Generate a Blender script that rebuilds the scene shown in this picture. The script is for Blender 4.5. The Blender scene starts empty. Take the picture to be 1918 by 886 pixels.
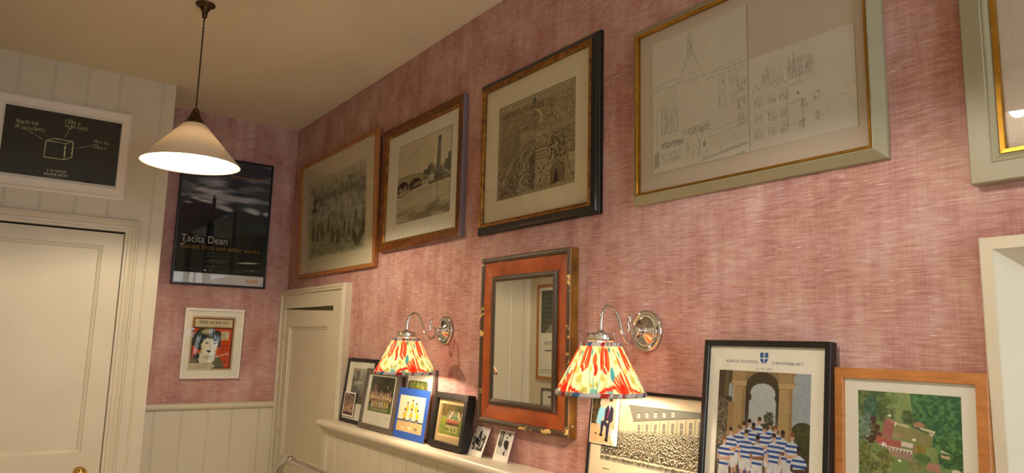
import bpy, bmesh, math, random
import numpy as np
from mathutils import Matrix, Vector

PI = math.pi
C = bpy.context.scene.collection

# ------------------------------------------------------------------ camera
cam_d = bpy.data.cameras.new('camera')
cam = bpy.data.objects.new('camera', cam_d)
C.objects.link(cam)
bpy.context.scene.camera = cam
cam_d.sensor_width = 36.0
cam_d.lens = 1343.88 / 1918 * 36.0
cam_d.clip_start = 0.02
_R = ((0.810675, 0.57593599, -0.10537446), (-0.58496607, 0.80437386, -0.10391048), (0.02491467, 0.14587811, 0.98898879))
cam.matrix_world = Matrix(((_R[0][0], _R[0][2], -_R[0][1], 0), (_R[1][0], _R[1][2], -_R[1][1], 0),
                           (_R[2][0], _R[2][2], -_R[2][1], 1.55), (0, 0, 0, 1)))

# ------------------------------------------------------------------ world, exposure
sc = bpy.context.scene
sc.view_settings.view_transform = 'Standard'
sc.view_settings.look = 'None'
sc.view_settings.gamma = 1.0
sc.view_settings.use_curve_mapping = False
sc.view_settings.exposure = 0.55
world = bpy.data.worlds.new('sky')
sc.world = world
world.use_nodes = True
world.node_tree.nodes['Background'].inputs[0].default_value = (0.78, 0.87, 1.0, 1)
world.node_tree.nodes['Background'].inputs[1].default_value = 6.3
def portal(name, loc, rot, sx, sy):
    ld = bpy.data.lights.new(name, 'AREA')
    ld.shape = 'RECTANGLE'
    ld.size = sx
    ld.size_y = sy
    ld.cycles.is_portal = True
    lo = bpy.data.objects.new(name, ld)
    C.objects.link(lo)
    lo.location = loc
    lo.rotation_euler = rot


portal('rear_window_portal', (0.70, -1.73, 1.63), (PI / 2, 0, 0), 1.2, 1.65)
SCONCE_W = 3.7
PENDANT_W = 21.0
NEAR_W = 13.0
WARM = (1.0, 0.83, 0.62)
WARM_P = (1.0, 0.85, 0.62)

# ------------------------------------------------------------------ room dimensions (metres)
RW = 1.46       # right wall plane x
BY = 4.396      # back wall plane y
LY = 3.998      # face of the boarded cupboard wall
LEDGE_X = 0.663  # its free edge
LX = -0.165     # left wall plane
RY = -1.6       # wall behind the camera
CH = 2.846      # ceiling
LZ = 1.155      # ledge top


# ------------------------------------------------------------------ materials
def lin(c):
    c = [x / 255.0 for x in c[:3]]
    return tuple((x / 12.92 if x <= 0.04045 else ((x + 0.055) / 1.055) ** 2.4) for x in c)


def lin_a(a):
    a = np.clip(a / 255.0, 0, 1)
    return np.where(a <= 0.04045, a / 12.92, ((a + 0.055) / 1.055) ** 2.4)


def new_mat(name):
    m = bpy.data.materials.new(name)
    m.use_nodes = True
    return m, m.node_tree, m.node_tree.nodes['Principled BSDF']


def mat(name, col, rough=0.5, metal=0.0, spec=0.5, var=0.0, vscale=20.0, vstretch=(1, 1, 1), bump=0.0, bscale=60.0, col2=None, coat=0.0):
    m, nt, b = new_mat(name)
    c = lin(col)
    b.inputs['Base Color'].default_value = (*c, 1)
    b.inputs['Roughness'].default_value = rough
    b.inputs['Metallic'].default_value = metal
    b.inputs['Specular IOR Level'].default_value = spec
    b.inputs['Coat Weight'].default_value = coat
    N = nt.nodes.new
    L = nt.links.new
    tc = N('ShaderNodeTexCoord')
    mp = N('ShaderNodeMapping')
    mp.inputs['Scale'].default_value = vstretch
    L(tc.outputs['Object'], mp.inputs['Vector'])
    if var > 0 or col2:
        nz = N('ShaderNodeTexNoise')
        nz.inputs['Scale'].default_value = vscale
        nz.inputs['Detail'].default_value = 5
        L(mp.outputs[0], nz.inputs['Vector'])
        mx = N('ShaderNodeMix')
        mx.data_type = 'RGBA'
        cc = lin(col2) if col2 else tuple(x * (1 - var) for x in c)
        mx.inputs[6].default_value = (*c, 1)
        mx.inputs[7].default_value = (*cc, 1)
        mr = N('ShaderNodeMapRange')
        mr.inputs[1].default_value = 0.35
        mr.inputs[2].default_value = 0.65
        L(nz.outputs['Fac'], mr.inputs[0])
        L(mr.outputs[0], mx.inputs[0])
        L(mx.outputs[2], b.inputs['Base Color'])
    if bump > 0:
        nb = N('ShaderNodeTexNoise')
        nb.inputs['Scale'].default_value = bscale
        nb.inputs['Detail'].default_value = 3
        L(mp.outputs[0], nb.inputs['Vector'])
        bp = N('ShaderNodeBump')
        bp.inputs['Strength'].default_value = bump
        bp.inputs['Distance'].default_value = 0.002
        L(nb.outputs['Fac'], bp.inputs['Height'])
        L(bp.outputs[0], b.inputs['Normal'])
    return m


def canvas_mat(name, rough=0.7):
    m, nt, b = new_mat(name)
    a = nt.nodes.new('ShaderNodeVertexColor')
    a.layer_name = 'Col'
    nt.links.new(a.outputs[0], b.inputs['Base Color'])
    b.inputs['Roughness'].default_value = rough
    b.inputs['Specular IOR Level'].default_value = 0.2
    return m


def glass_mat():
    m = bpy.data.materials.new('picture_glass')
    m.use_nodes = True
    nt = m.node_tree
    nt.nodes.clear()
    o = nt.nodes.new('ShaderNodeOutputMaterial')
    mx = nt.nodes.new('ShaderNodeMixShader')
    t = nt.nodes.new('ShaderNodeBsdfTransparent')
    t.inputs[0].default_value = (0.97, 0.98, 0.97, 1)
    g = nt.nodes.new('ShaderNodeBsdfGlossy')
    g.inputs['Roughness'].default_value = 0.01
    geo = nt.nodes.new('ShaderNodeNewGeometry')
    dt = nt.nodes.new('ShaderNodeVectorMath')
    dt.operation = 'DOT_PRODUCT'
    nt.links.new(geo.outputs['Incoming'], dt.inputs[0])
    nt.links.new(geo.outputs['Normal'], dt.inputs[1])
    prev = dt.outputs['Value']
    # Schlick reflectance, the same from either side of the pane
    for op, k, swap in (('ABSOLUTE', None, 0), ('SUBTRACT', 1.0, 1), ('POWER', 5.0, 0), ('MULTIPLY', 0.96, 0), ('ADD', 0.03, 0)):
        n = nt.nodes.new('ShaderNodeMath')
        n.operation = op
        nt.links.new(prev, n.inputs[1 if swap else 0])
        if k is not None:
            n.inputs[0 if swap else 1].default_value = k
        prev = n.outputs[0]
    nt.links.new(prev, mx.inputs[0])
    nt.links.new(t.outputs[0], mx.inputs[1])
    nt.links.new(g.outputs[0], mx.inputs[2])
    nt.links.new(mx.outputs[0], o.inputs[0])
    return m


def weave_mat(axis):
    """red and cream woven wallcovering; axis = world axis that runs along the wall"""
    m, nt, b = new_mat('woven_wallcovering')
    N = nt.nodes.new
    L = nt.links.new
    geo = N('ShaderNodeNewGeometry')
    sep = N('ShaderNodeSeparateXYZ')
    L(geo.outputs['Position'], sep.inputs[0])
    u = sep.outputs[axis]
    v = sep.outputs[2]

    def mth(op, a, b_=None, c_=None):
        n = N('ShaderNodeMath')
        n.operation = op
        for i, x in enumerate((a, b_, c_)):
            if x is None:
                continue
            if isinstance(x, (int, float)):
                n.inputs[i].default_value = x
            else:
                L(x, n.inputs[i])
        return n.outputs[0]

    def noise(su, sv, det=2, rough=0.5, off=0.0):
        cb = N('ShaderNodeCombineXYZ')
        L(mth('MULTIPLY', u, su), cb.inputs[0])
        L(mth('MULTIPLY', v, sv), cb.inputs[1])
        cb.inputs[2].default_value = off
        n = N('ShaderNodeTexNoise')
        n.inputs['Scale'].default_value = 1
        n.inputs['Detail'].default_value = det
        n.inputs['Roughness'].default_value = rough
        L(cb.outputs[0], n.inputs['Vector'])
        return n.outputs['Fac']

    def rng(x, a0, a1, b0, b1):
        n = N('ShaderNodeMapRange')
        L(x, n.inputs[0])
        for i, q in enumerate((a0, a1, b0, b1)):
            n.inputs[i + 1].default_value = q
        return n.outputs[0]
    p = 0.0030
    k = 2 * PI / p
    # slightly wandering threads
    wob = mth('MULTIPLY', mth('SUBTRACT', noise(9, 9, 1), 0.5), 0.010)
    uu = mth('ADD', u, wob)
    vv = mth('ADD', v, wob)
    w = mth('MULTIPLY', mth('SINE', mth('MULTIPLY', uu, k)), mth('SINE', mth('MULTIPLY', vv, k)))
    hs = noise(14, 520, 3, 0.6, 3.1)      # weft slubs, run along the wall
    hs2 = noise(30, 190, 2, 0.5, 8.4)
    vs = noise(420, 10, 3, 0.6, 5.7)      # warp slubs, run up
    big = noise(7, 5, 3, 0.6, 1.3)
    band = noise(26, 3, 2, 0.5, 2.9)
    base = mth('ADD', rng(w, -0.75, 0.75, -0.50, 0.50), 0.44)
    base = mth('ADD', base, rng(hs, 0.3, 0.7, -0.13, 0.13))
    base = mth('ADD', base, rng(hs2, 0.3, 0.7, -0.07, 0.07))
    base = mth('ADD', base, rng(vs, 0.3, 0.7, -0.05, 0.05))
    base = mth('ADD', base, rng(big, 0.3, 0.7, -0.12, 0.12))
    base = mth('ADD', base, rng(band, 0.3, 0.7, -0.06, 0.06))
    hot = noise(24, 330, 2, 0.6, 9.9)     # thick pale slubs
    base = mth('ADD', base, rng(hot, 0.66, 0.76, 0.0, 0.55))
    cr = N('ShaderNodeValToRGB')
    e = cr.color_ramp.elements
    e[0].position = 0.10
    e[0].color = (*lin((120, 50, 44)), 1)
    e[1].position = 0.92
    e[1].color = (*lin((248, 232, 226)), 1)
    q = e.new(0.45)
    q.color = (*lin((184, 120, 108)), 1)
    L(base, cr.inputs[0])
    tint = N('ShaderNodeMix')
    tint.data_type = 'RGBA'
    tint.blend_type = 'MULTIPLY'
    tint.inputs[0].default_value = 1.0
    tr = N('ShaderNodeValToRGB')
    te = tr.color_ramp.elements
    te[0].position = 0.35
    te[0].color = (0.98, 0.93, 0.97, 1)
    te[1].position = 0.65
    te[1].color = (1.0, 0.96, 0.88, 1)
    L(noise(11, 13, 3, 0.6, 6.6), tr.inputs[0])
    L(cr.outputs[0], tint.inputs[6])
    L(tr.outputs[0], tint.inputs[7])
    L(tint.outputs[2], b.inputs['Base Color'])
    b.inputs['Roughness'].default_value = 0.9
    b.inputs['Specular IOR Level'].default_value = 0.15
    bp = N('ShaderNodeBump')
    bp.inputs['Strength'].default_value = 0.25
    bp.inputs['Distance'].default_value = 0.0006
    L(base, bp.inputs['Height'])
    L(bp.outputs[0], b.inputs['Normal'])
    return m


M = {}
M['white'] = mat('white_painted_wood', (214, 203, 178), 0.38, var=0.04, vscale=6, bump=0.06, bscale=40)
M['ceiling'] = mat('ceiling_paint', (232, 216, 188), 0.85, var=0.05, vscale=2.5)
M['gap'] = mat('dark_gap', (26, 18, 8), 0.9)
M['olive'] = mat('shaded_gap_lining', (120, 112, 78), 0.9)  # lining seen in the door gap, its shade put into the colour
M['floor'] = mat('floor_boards', (206, 190, 166), 0.5, var=0.15, vscale=4, vstretch=(8, 1, 1))
M['wp_y'] = weave_mat(1)
M['wp_x'] = weave_mat(0)
M['chrome'] = mat('polished_nickel', (222, 220, 218), 0.06, 1.0)
M['brass'] = mat('polished_brass', (226, 178, 96), 0.14, 1.0)
M['bronze'] = mat('dark_bronze', (92, 70, 44), 0.38, 0.85, var=0.5, vscale=60)
M['flex'] = mat('braided_flex', (96, 76, 46), 0.8, var=0.7, vscale=160, vstretch=(1, 1, 0.8))
M['cone'] = mat('cream_glazed_cone', (228, 212, 186), 0.35, var=0.03, vscale=5)
_nt = M['cone'].node_tree      # thin bone china lets a little of the lamp through
_t = _nt.nodes.new('ShaderNodeBsdfTranslucent')
_t.inputs[0].default_value = (0.85, 0.74, 0.58, 1)
_m = _nt.nodes.new('ShaderNodeMixShader')
_m.inputs[0].default_value = 0.07
_nt.links.new(_nt.nodes['Principled BSDF'].outputs[0], _m.inputs[1])
_nt.links.new(_t.outputs[0], _m.inputs[2])
_nt.links.new(_m.outputs[0], _nt.nodes['Material Output'].inputs[0])
M['black'] = mat('black_lacquer', (16, 15, 15), 0.3)
M['blackgrain'] = mat('black_stained_grain', (24, 22, 19), 0.42, bump=0.6, bscale=50)
M['pewter'] = mat('pewter_grey_metal', (108, 100, 92), 0.42, 0.35)
M['oak'] = mat('oak_frame', (176, 112, 52), 0.42, var=0.30, vscale=26, vstretch=(1, 1, 6), bump=0.1, bscale=120)
M['oakx'] = mat('oak_grain_wide', (192, 124, 62), 0.42, var=0.26, vscale=24, vstretch=(1, 5, 5), bump=0.15, bscale=90)
M['walnut'] = mat('walnut_veneer', (128, 74, 30), 0.32, col2=(88, 46, 16), vscale=14, vstretch=(1, 1, 3))
M['mauveside'] = mat('grey_mauve_frame_side', (122, 104, 108), 0.5)
M['gilt'] = mat('gilt', (190, 140, 50), 0.32, 0.9, var=0.3, vscale=30)
M['giltdull'] = mat('antique_gilt', (172, 118, 48), 0.42, 0.6, col2=(112, 70, 28), vscale=40)
M['sage'] = mat('sage_painted_frame', (152, 143, 112), 0.42, var=0.06, vscale=10)
M['whiteframe'] = mat('white_frame', (236, 226, 210), 0.4)
M['cream'] = mat('cream_mount_board', (232, 218, 190), 0.85)
M['ivory'] = mat('ivory_mount_board', (240, 232, 218), 0.85)
M['pinkmount'] = mat('pale_blush_mount', (214, 196, 180), 0.85, var=0.05, vscale=3)
M['tan'] = mat('tan_slip_board', (206, 176, 124), 0.8)
M['blue'] = mat('blue_card', (38, 84, 176), 0.6)
M['cardedge'] = mat('brown_card_edge', (176, 120, 70), 0.8)
M['board'] = mat('black_poster_board', (10, 14, 6), 0.75)
M['chalk'] = mat('chalk_line', (240, 232, 176), 0.9, col2=(170, 164, 110), vscale=90)
M['chalkp'] = mat('printed_cream', (238, 224, 184), 0.8)
M['ink'] = mat('black_ink', (20, 18, 24), 0.8)
M['navyink'] = mat('navy_ink', (44, 60, 104), 0.8)
M['blueink'] = mat('bright_blue_ink', (18, 88, 150), 0.8)
M['greyink'] = mat('grey_ink', (120, 116, 110), 0.8)
M['orangeink'] = mat('orange_ink', (236, 146, 24), 0.8)
M['ochreink'] = mat('ochre_ink', (186, 128, 30), 0.8)
M['whiteink'] = mat('white_ink', (232, 228, 216), 0.8)
M['purpleink'] = mat('purple_ink', (70, 30, 70), 0.8)
M['paper'] = canvas_mat('printed_paper')
M['gloss'] = canvas_mat('photo_paper', 0.35)
M['glass'] = glass_mat()
m_, nt_, b_ = new_mat('mirror_silver')
b_.inputs['Base Color'].default_value = (0.86, 0.87, 0.84, 1)
b_.inputs['Metallic'].default_value = 1
b_.inputs['Roughness'].default_value = 0.015
M['mirror'] = m_
M['veneer'] = mat('orange_brown_veneer', (188, 92, 30), 0.28, col2=(146, 58, 16), vscale=12, vstretch=(1, 1, 1), coat=0.3)


def chipped(name, dark, chip, thr, scale, stretch=(1, 1, 1)):
    m, nt, b = new_mat(name)
    tc = nt.nodes.new('ShaderNodeTexCoord')
    mp = nt.nodes.new('ShaderNodeMapping')
    mp.inputs['Scale'].default_value = stretch
    nt.links.new(tc.outputs['Object'], mp.inputs[0])
    n = nt.nodes.new('ShaderNodeTexNoise')
    n.inputs['Scale'].default_value = scale
    n.inputs['Detail'].default_value = 8
    n.inputs['Roughness'].default_value = 0.65
    nt.links.new(mp.outputs[0], n.inputs['Vector'])
    cr = nt.nodes.new('ShaderNodeValToRGB')
    e = cr.color_ramp.elements
    e[0].position = thr
    e[0].color = (*lin(dark), 1)
    e[1].position = thr + 0.02
    e[1].color = (*lin(chip), 1)
    nt.links.new(n.outputs['Fac'], cr.inputs[0])
    nt.links.new(cr.outputs[0], b.inputs['Base Color'])
    b.inputs['Roughness'].default_value = 0.45
    return m


M['chip'] = chipped('chipped_dark_gesso', (74, 50, 26), (226, 184, 108), 0.57, 5.0, (1, 1, 2.2))
M['chiprim'] = mat('dark_bronze_rim', (72, 54, 30), 0.4, var=0.3, vscale=30)
M['goldside'] = mat('worn_gold_side', (150, 104, 34), 0.42, 0.2, col2=(96, 62, 20), vscale=14)


def emit_mat(name, col, s):
    m = bpy.data.materials.new(name)
    m.use_nodes = True
    nt = m.node_tree
    nt.nodes.clear()
    o = nt.nodes.new('ShaderNodeOutputMaterial')
    e = nt.nodes.new('ShaderNodeEmission')
    e.inputs[0].default_value = (*col, 1)
    e.inputs[1].default_value = s
    nt.links.new(e.outputs[0], o.inputs[0])
    return m


M['bulb'] = emit_mat('lit_bulb', (1.0, 0.80, 0.52), 9.0)


def shade_mat():
    m = bpy.data.materials.new('pleated_printed_linen')
    m.use_nodes = True
    nt = m.node_tree
    nt.nodes.clear()
    o = nt.nodes.new('ShaderNodeOutputMaterial')
    a = nt.nodes.new('ShaderNodeVertexColor')
    a.layer_name = 'Col'
    d = nt.nodes.new('ShaderNodeBsdfDiffuse')
    t = nt.nodes.new('ShaderNodeBsdfTranslucent')
    mx = nt.nodes.new('ShaderNodeMixShader')
    mx.inputs[0].default_value = 0.11
    nt.links.new(a.outputs[0], d.inputs[0])
    nt.links.new(a.outputs[0], t.inputs[0])
    nt.links.new(d.outputs[0], mx.inputs[1])
    nt.links.new(t.outputs[0], mx.inputs[2])
    nt.links.new(mx.outputs[0], o.inputs[0])
    return m


M['shade'] = shade_mat()


# ------------------------------------------------------------------ object helpers
def link(name, me, parent=None, loc=(0, 0, 0), rot=(0, 0, 0)):
    o = bpy.data.objects.new(name, me)
    C.objects.link(o)
    o.location = loc
    o.rotation_euler = rot
    if parent is not None:
        o.parent = parent
    return o


def tag(o, label=None, cat=None, group=None, kind=None):
    if label:
        o['label'] = label
    if cat:
        o['category'] = cat
    if group:
        o['group'] = group
    if kind:
        o['kind'] = kind
    return o


def root(name, label, cat, loc, rot=(0, 0, 0), group=None):
    o = link(name, None, None, loc, rot)
    o.empty_display_size = 0.05
    return tag(o, label, cat, group)


class MB:
    """collects boxes, rings, lathes and tubes into one mesh"""

    def __init__(s):
        s.v = []
        s.f = []
        s.mi = []
        s.sm = []

    def add(s, v, f, mi=0, smooth=False):
        n = len(s.v)
        s.v += [tuple(map(float, p)) for p in v]
        s.f += [tuple(n + i for i in q) for q in f]
        s.mi += [mi] * len(f) if isinstance(mi, int) else list(mi)
        s.sm += [smooth] * len(f)
        return s

    def box(s, x0, x1, y0, y1, z0, z1, mi=0):
        v = [(x, y, z) for x in (x0, x1) for y in (y0, y1) for z in (z0, z1)]
        f = [(0, 1, 3, 2), (4, 6, 7, 5), (0, 4, 5, 1), (2, 3, 7, 6), (0, 2, 6, 4), (1, 5, 7, 3)]
        return s.add(v, f, mi)

    def ring(s, x0, x1, z0, z1, prof, mi=0, back=False):
        """mitred moulding round a rectangle in the XZ plane; prof = [(inset, stand-off)]"""
        v = []
        for d, h in prof:
            v += [(x0 + d, -h, z0 + d), (x1 - d, -h, z0 + d), (x1 - d, -h, z1 - d), (x0 + d, -h, z1 - d)]
        f = []
        mm = []
        for i in range(len(prof) - 1):
            for j in range(4):
                a = i * 4 + j
                b = i * 4 + (j + 1) % 4
                f.append((a, b, b + 4, a + 4))
                mm.append(mi if isinstance(mi, int) else mi[i])
        if back:
            f.append((3, 2, 1, 0))
            mm.append(mi if isinstance(mi, int) else mi[0])
        return s.add(v, f, mm)

    def lathe(s, prof, n=32, mi=0, c=(0, 0, 0), axis='Z', a0=0.0):
        v = []
        for r, h in prof:
            for k in range(n):
                t = 2 * PI * k / n + a0
                p = (r * math.cos(t), r * math.sin(t), h)
                if axis == 'X':
                    p = (h, p[0], p[1])
                elif axis == 'Y':
                    p = (p[0], h, p[1])
                v.append((p[0] + c[0], p[1] + c[1], p[2] + c[2]))
        f = []
        for i in range(len(prof) - 1):
            for k in range(n):
                a = i * n + k
                b = i * n + (k + 1) % n
                f.append((a, b, b + n, a + n))
        return s.add(v, f, mi, True)

    def tube(s, pts, r, n=12, mi=0, cap=True):
        P = [Vector(p) for p in pts]
        rr = r if isinstance(r, (list, tuple)) else [r] * len(P)
        v = []
        up = None
        for i, p in enumerate(P):
            t = (P[min(i + 1, len(P) - 1)] - P[max(i - 1, 0)]).normalized()
            if up is None:
                up = Vector((0, 0, 1)) if abs(t.z) < 0.9 else Vector((1, 0, 0))
            a = (up - t * up.dot(t)).normalized()
            up = a
            b = t.cross(a)
            for k in range(n):
                q = 2 * PI * k / n
                v.append(p + (a * math.cos(q) + b * math.sin(q)) * rr[i])
        f = []
        for i in range(len(P) - 1):
            for k in range(n):
                a = i * n + k
                b = i * n + (k + 1) % n
                f.append((a, b, b + n, a + n))
        if cap:
            f.append(tuple(range(n))[::-1])
            f.append(tuple(range((len(P) - 1) * n, len(P) * n)))
        return s.add(v, f, mi, True)

    def poly(s, pts, y0, y1, mi=0):
        """prism from an outline in XZ between depths y0 and y1"""
        n = len(pts)
        v = [(x, y0, z) for x, z in pts] + [(x, y1, z) for x, z in pts]
        f = [tuple(range(n)), tuple(range(n, 2 * n))[::-1]]
        f += [(i, i + n, (i + 1) % n + n, (i + 1) % n) for i in range(n)]
        return s.add(v, f, mi)

    def build(s, name, mats, parent=None, loc=(0, 0, 0), rot=(0, 0, 0), fix=True, bevel=0.0):
        me = bpy.data.meshes.new(name)
        me.from_pydata(s.v, [], s.f)
        for m in (mats if isinstance(mats, (list, tuple)) else [mats]):
            me.materials.append(m)
        me.polygons.foreach_set('material_index', s.mi)
        me.polygons.foreach_set('use_smooth', s.sm)
        if fix:
            bm = bmesh.new()
            bm.from_mesh(me)
            bmesh.ops.recalc_face_normals(bm, faces=bm.faces)
            bm.to_mesh(me)
            bm.free()
        me.update()
        o = link(name, me, parent, loc, rot)
        if bevel:
            md = o.modifiers.new('bevel', 'BEVEL')
            md.width = bevel
            md.segments = 2
            md.limit_method = 'ANGLE'
        return o


def bez(p0, p1, p2, p3, n=10):
    out = []
    for i in range(n + 1):
        t = i / n
        out.append(tuple((1 - t) ** 3 * a + 3 * (1 - t) ** 2 * t * b + 3 * (1 - t) * t * t * c + t ** 3 * d
                         for a, b, c, d in zip(p0, p1, p2, p3)))
    return out


def smooth_path(pts, n=6):
    """Catmull-Rom through points"""
    P = [Vector(p) for p in pts]
    P = [P[0] * 2 - P[1]] + P + [P[-1] * 2 - P[-2]]
    out = []
    for i in range(1, len(P) - 2):
        for k in range(n):
            t = k / n
            a, b, c, d = P[i - 1], P[i], P[i + 1], P[i + 2]
            out.append(0.5 * ((2 * b) + (c - a) * t + (2 * a - 5 * b + 4 * c - d) * t * t + (3 * b - a - 3 * c + d) * t ** 3))
    out.append(P[-2])
    return out


# ------------------------------------------------------------------ painter for prints and photographs
class CV:
    def __init__(s, w, h, bg, seed=1):
        s.w, s.h = w * 2, h * 2
        s.a = np.empty((s.h, s.w, 3))
        s.a[:] = bg
        s.r = np.random.RandomState(seed)
        s.rnd = random.Random(seed)

    def fbm(s, fx, fy, octv=4, seed=None):
        r = np.random.RandomState(seed) if seed is not None else s.r
        out = np.zeros((s.h, s.w))
        amp = 1.0
        tot = 0
        for o in range(octv):
            gx, gy = int(fx * 2 ** o) + 2, int(fy * 2 ** o) + 2
            g = r.rand(gy, gx)
            xs = np.linspace(0, gx - 1.001, s.w)
            ys = np.linspace(0, gy - 1.001, s.h)
            xi = xs.astype(int)
            yi = ys.astype(int)
            xf = xs - xi
            yf = ys - yi
            xf = xf * xf * (3 - 2 * xf)
            yf = (yf * yf * (3 - 2 * yf))[:, None]
            t = g[yi][:, xi] * (1 - xf) + g[yi][:, xi + 1] * xf
            b = g[yi + 1][:, xi] * (1 - xf) + g[yi + 1][:, xi + 1] * xf
            out += amp * (t * (1 - yf) + b * yf)
            tot += amp
            amp *= 0.55
            if gx > s.w or gy > s.h:
                break
        return out / tot

    def uv(s):
        return np.meshgrid((np.arange(s.w) + .5) / s.w, (np.arange(s.h) + .5) / s.h)

    def mixm(s, m, col):
        m = m[..., None]
        s.a = s.a * (1 - m) + np.array(col, float) * m

    def _app(s, y0, y1, x0, x1, m, col):
        if callable(col):
            U, V = np.meshgrid((np.arange(x0, x1) + .5) / s.w, (np.arange(y0, y1) + .5) / s.h)
            col = col(U, V)
        sub = s.a[y0:y1, x0:x1]
        m = m[..., None]
        s.a[y0:y1, x0:x1] = sub * (1 - m) + np.array(col, float) * m

    def _bb(s, x0, y0, x1, y1):
        return max(0, int(y0)), min(s.h, int(y1) + 2), max(0, int(x0)), min(s.w, int(x1) + 2)

    def poly(s, pts, col, al=1.0):
        P = np.array([(x * s.w, y * s.h) for x, y in pts])
        y0, y1, x0, x1 = s._bb(P[:, 0].min(), P[:, 1].min(), P[:, 0].max(), P[:, 1].max())
        if y1 <= y0 or x1 <= x0:
            return
        X, Y = np.meshgrid(np.arange(x0, x1) + .5, np.arange(y0, y1) + .5)
        m = np.zeros(X.shape, bool)
        n = len(P)
        for i in range(n):
            ax, ay = P[i]
            bx, by = P[(i + 1) % n]
            if ay == by:
                continue
            c = ((ay > Y) != (by > Y)) & (X < (bx - ax) * (Y - ay) / (by - ay) + ax)
            m ^= c
        s._app(y0, y1, x0, x1, m * al, col)

    def rect(s, x0, y0, x1, y1, col, al=1.0):
        s.poly([(x0, y0), (x1, y0), (x1, y1), (x0, y1)], col, al)

    def ell(s, cx, cy, rx, ry, col, al=1.0, ang=0.0, soft=0.0):
        X0, Y0, RX, RY_ = cx * s.w, cy * s.h, max(rx * s.w, .6), max(ry * s.h, .6)
        R = max(RX, RY_) * (1 + soft) + 1
        y0, y1, x0, x1 = s._bb(X0 - R, Y0 - R, X0 + R, Y0 + R)
        if y1 <= y0 or x1 <= x0:
            return
        X, Y = np.meshgrid(np.arange(x0, x1) + .5 - X0, np.arange(y0, y1) + .5 - Y0)
        ca, sa = math.cos(ang), math.sin(ang)
        xr = (X * ca + Y * sa) / RX
        yr = (-X * sa + Y * ca) / RY_
        d = np.sqrt(xr * xr + yr * yr)
        m = np.clip((1 - d) * min(RX, RY_) + .5, 0, 1) if soft == 0 else np.clip((1 + soft - d) / (2 * soft), 0, 1)
        s._app(y0, y1, x0, x1, m * al, col)

    def line(s, pts, wd, col, al=1.0):
        """wd in final canvas cells"""
        wd = wd * 2
        for (ax, ay), (bx, by) in zip(pts[:-1], pts[1:]):
            ax, bx = ax * s.w, bx * s.w
            ay, by = ay * s.h, by * s.h
            y0, y1, x0, x1 = s._bb(min(ax, bx) - wd, min(ay, by) - wd, max(ax, bx) + wd, max(ay, by) + wd)
            if y1 <= y0 or x1 <= x0:
                continue
            X, Y = np.meshgrid(np.arange(x0, x1) + .5 - ax, np.arange(y0, y1) + .5 - ay)
            dx, dy = bx - ax, by - ay
            l2 = dx * dx + dy * dy + 1e-9
            t = np.clip((X * dx + Y * dy) / l2, 0, 1)
            d = np.hypot(X - t * dx, Y - t * dy)
            m = np.clip(wd / 2 + .5 - d, 0, 1) * min(1, wd)
            s._app(y0, y1, x0, x1, m * al, col)

    def strokes(s, n, box, ln, ang, wd, cols, al=0.7, clip=None):
        """n random short pen strokes inside box"""
        R = s.rnd
        for _ in range(n):
            x = R.uniform(box[0], box[2])
            y = R.uniform(box[1], box[3])
            if clip and not clip(x, y):
                continue
            a = ang(x, y) if callable(ang) else ang + R.gauss(0, 0.25)
            l = ln * R.uniform(0.4, 1.3)
            s.line([(x, y), (x + l * math.cos(a), y + l * math.sin(a) * s.w / s.h)], wd * R.uniform(.6, 1.3), R.choice(cols), al * R.uniform(.5, 1))

    def down(s):
        return s.a.reshape(s.h // 2, 2, s.w // 2, 2, 3).mean((1, 3))


def sheet(name, cv, w, h, parent, cx, z0, y, mtl=None, rot=0.0, loc_only=False, thick=0.0004):
    """a printed sheet w x h m, bottom centre at (cx, z0), facing local -Y at depth y"""
    a = cv.down()
    H, W = a.shape[:2]
    xs = (np.arange(W) / (W - 1) - .5) * w
    zs = (1 - np.arange(H) / (H - 1)) * h
    X, Z = np.meshgrid(xs, zs)
    v = np.stack([X, np.zeros_like(X), Z], -1).reshape(-1, 3)
    i = np.arange((H - 1) * W).reshape(H - 1, W)[:, :-1]
    f = np.stack([i, i + W, i + W + 1, i + 1], -1).reshape(-1, 4)
    me = bpy.data.meshes.new(name)
    me.vertices.add(len(v))
    me.vertices.foreach_set('co', v.astype(np.float32).ravel())
    me.loops.add(f.size)
    me.loops.foreach_set('vertex_index', f.astype(np.int32).ravel())
    me.polygons.add(len(f))
    me.polygons.foreach_set('loop_start', np.arange(0, f.size, 4, dtype=np.int32))
    me.update(calc_edges=True)
    me.validate()
    at = me.color_attributes.new('Col', 'FLOAT_COLOR', 'POINT')
    col = np.ones((len(v), 4), np.float32)
    col[:, :3] = lin_a(a).reshape(-1, 3)
    at.data.foreach_set('color', col.ravel())
    me.materials.append(mtl or M['paper'])
    return link(name, me, parent, (cx, y, z0), (0, rot, 0))


def txt(s, x, z, size, m, parent, y, width=None, align='LEFT', rot=0.0, thin=0.0, name='lettering', space=1.0, shear=0.0):
    """flat lettering; size = capital height in metres, baseline at z"""
    cu = bpy.data.curves.new(name, 'FONT')
    cu.body = s
    cu.size = size / 0.70
    cu.align_x = align
    cu.offset = thin * cu.size
    cu.shear = shear
    cu.space_character = space
    cu.resolution_u = 3
    o = bpy.data.objects.new(name, cu)
    C.objects.link(o)
    dg = bpy.context.evaluated_depsgraph_get()
    me = bpy.data.meshes.new_from_object(o.evaluated_get(dg))
    bpy.data.objects.remove(o)
    me.name = name
    me.materials.clear()
    me.materials.append(m)
    if width and len(me.vertices):
        xs = [v.co.x for v in me.vertices]
        k = width / (max(xs) - min(xs))
        for v in me.vertices:
            v.co.x *= k
    # baked into the picture's plane (local XZ, facing -Y)
    me.transform(Matrix.Rotation(PI / 2, 4, 'X'))
    return link(name, me, parent, (x, y, z), (0, -rot, 0))


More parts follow.
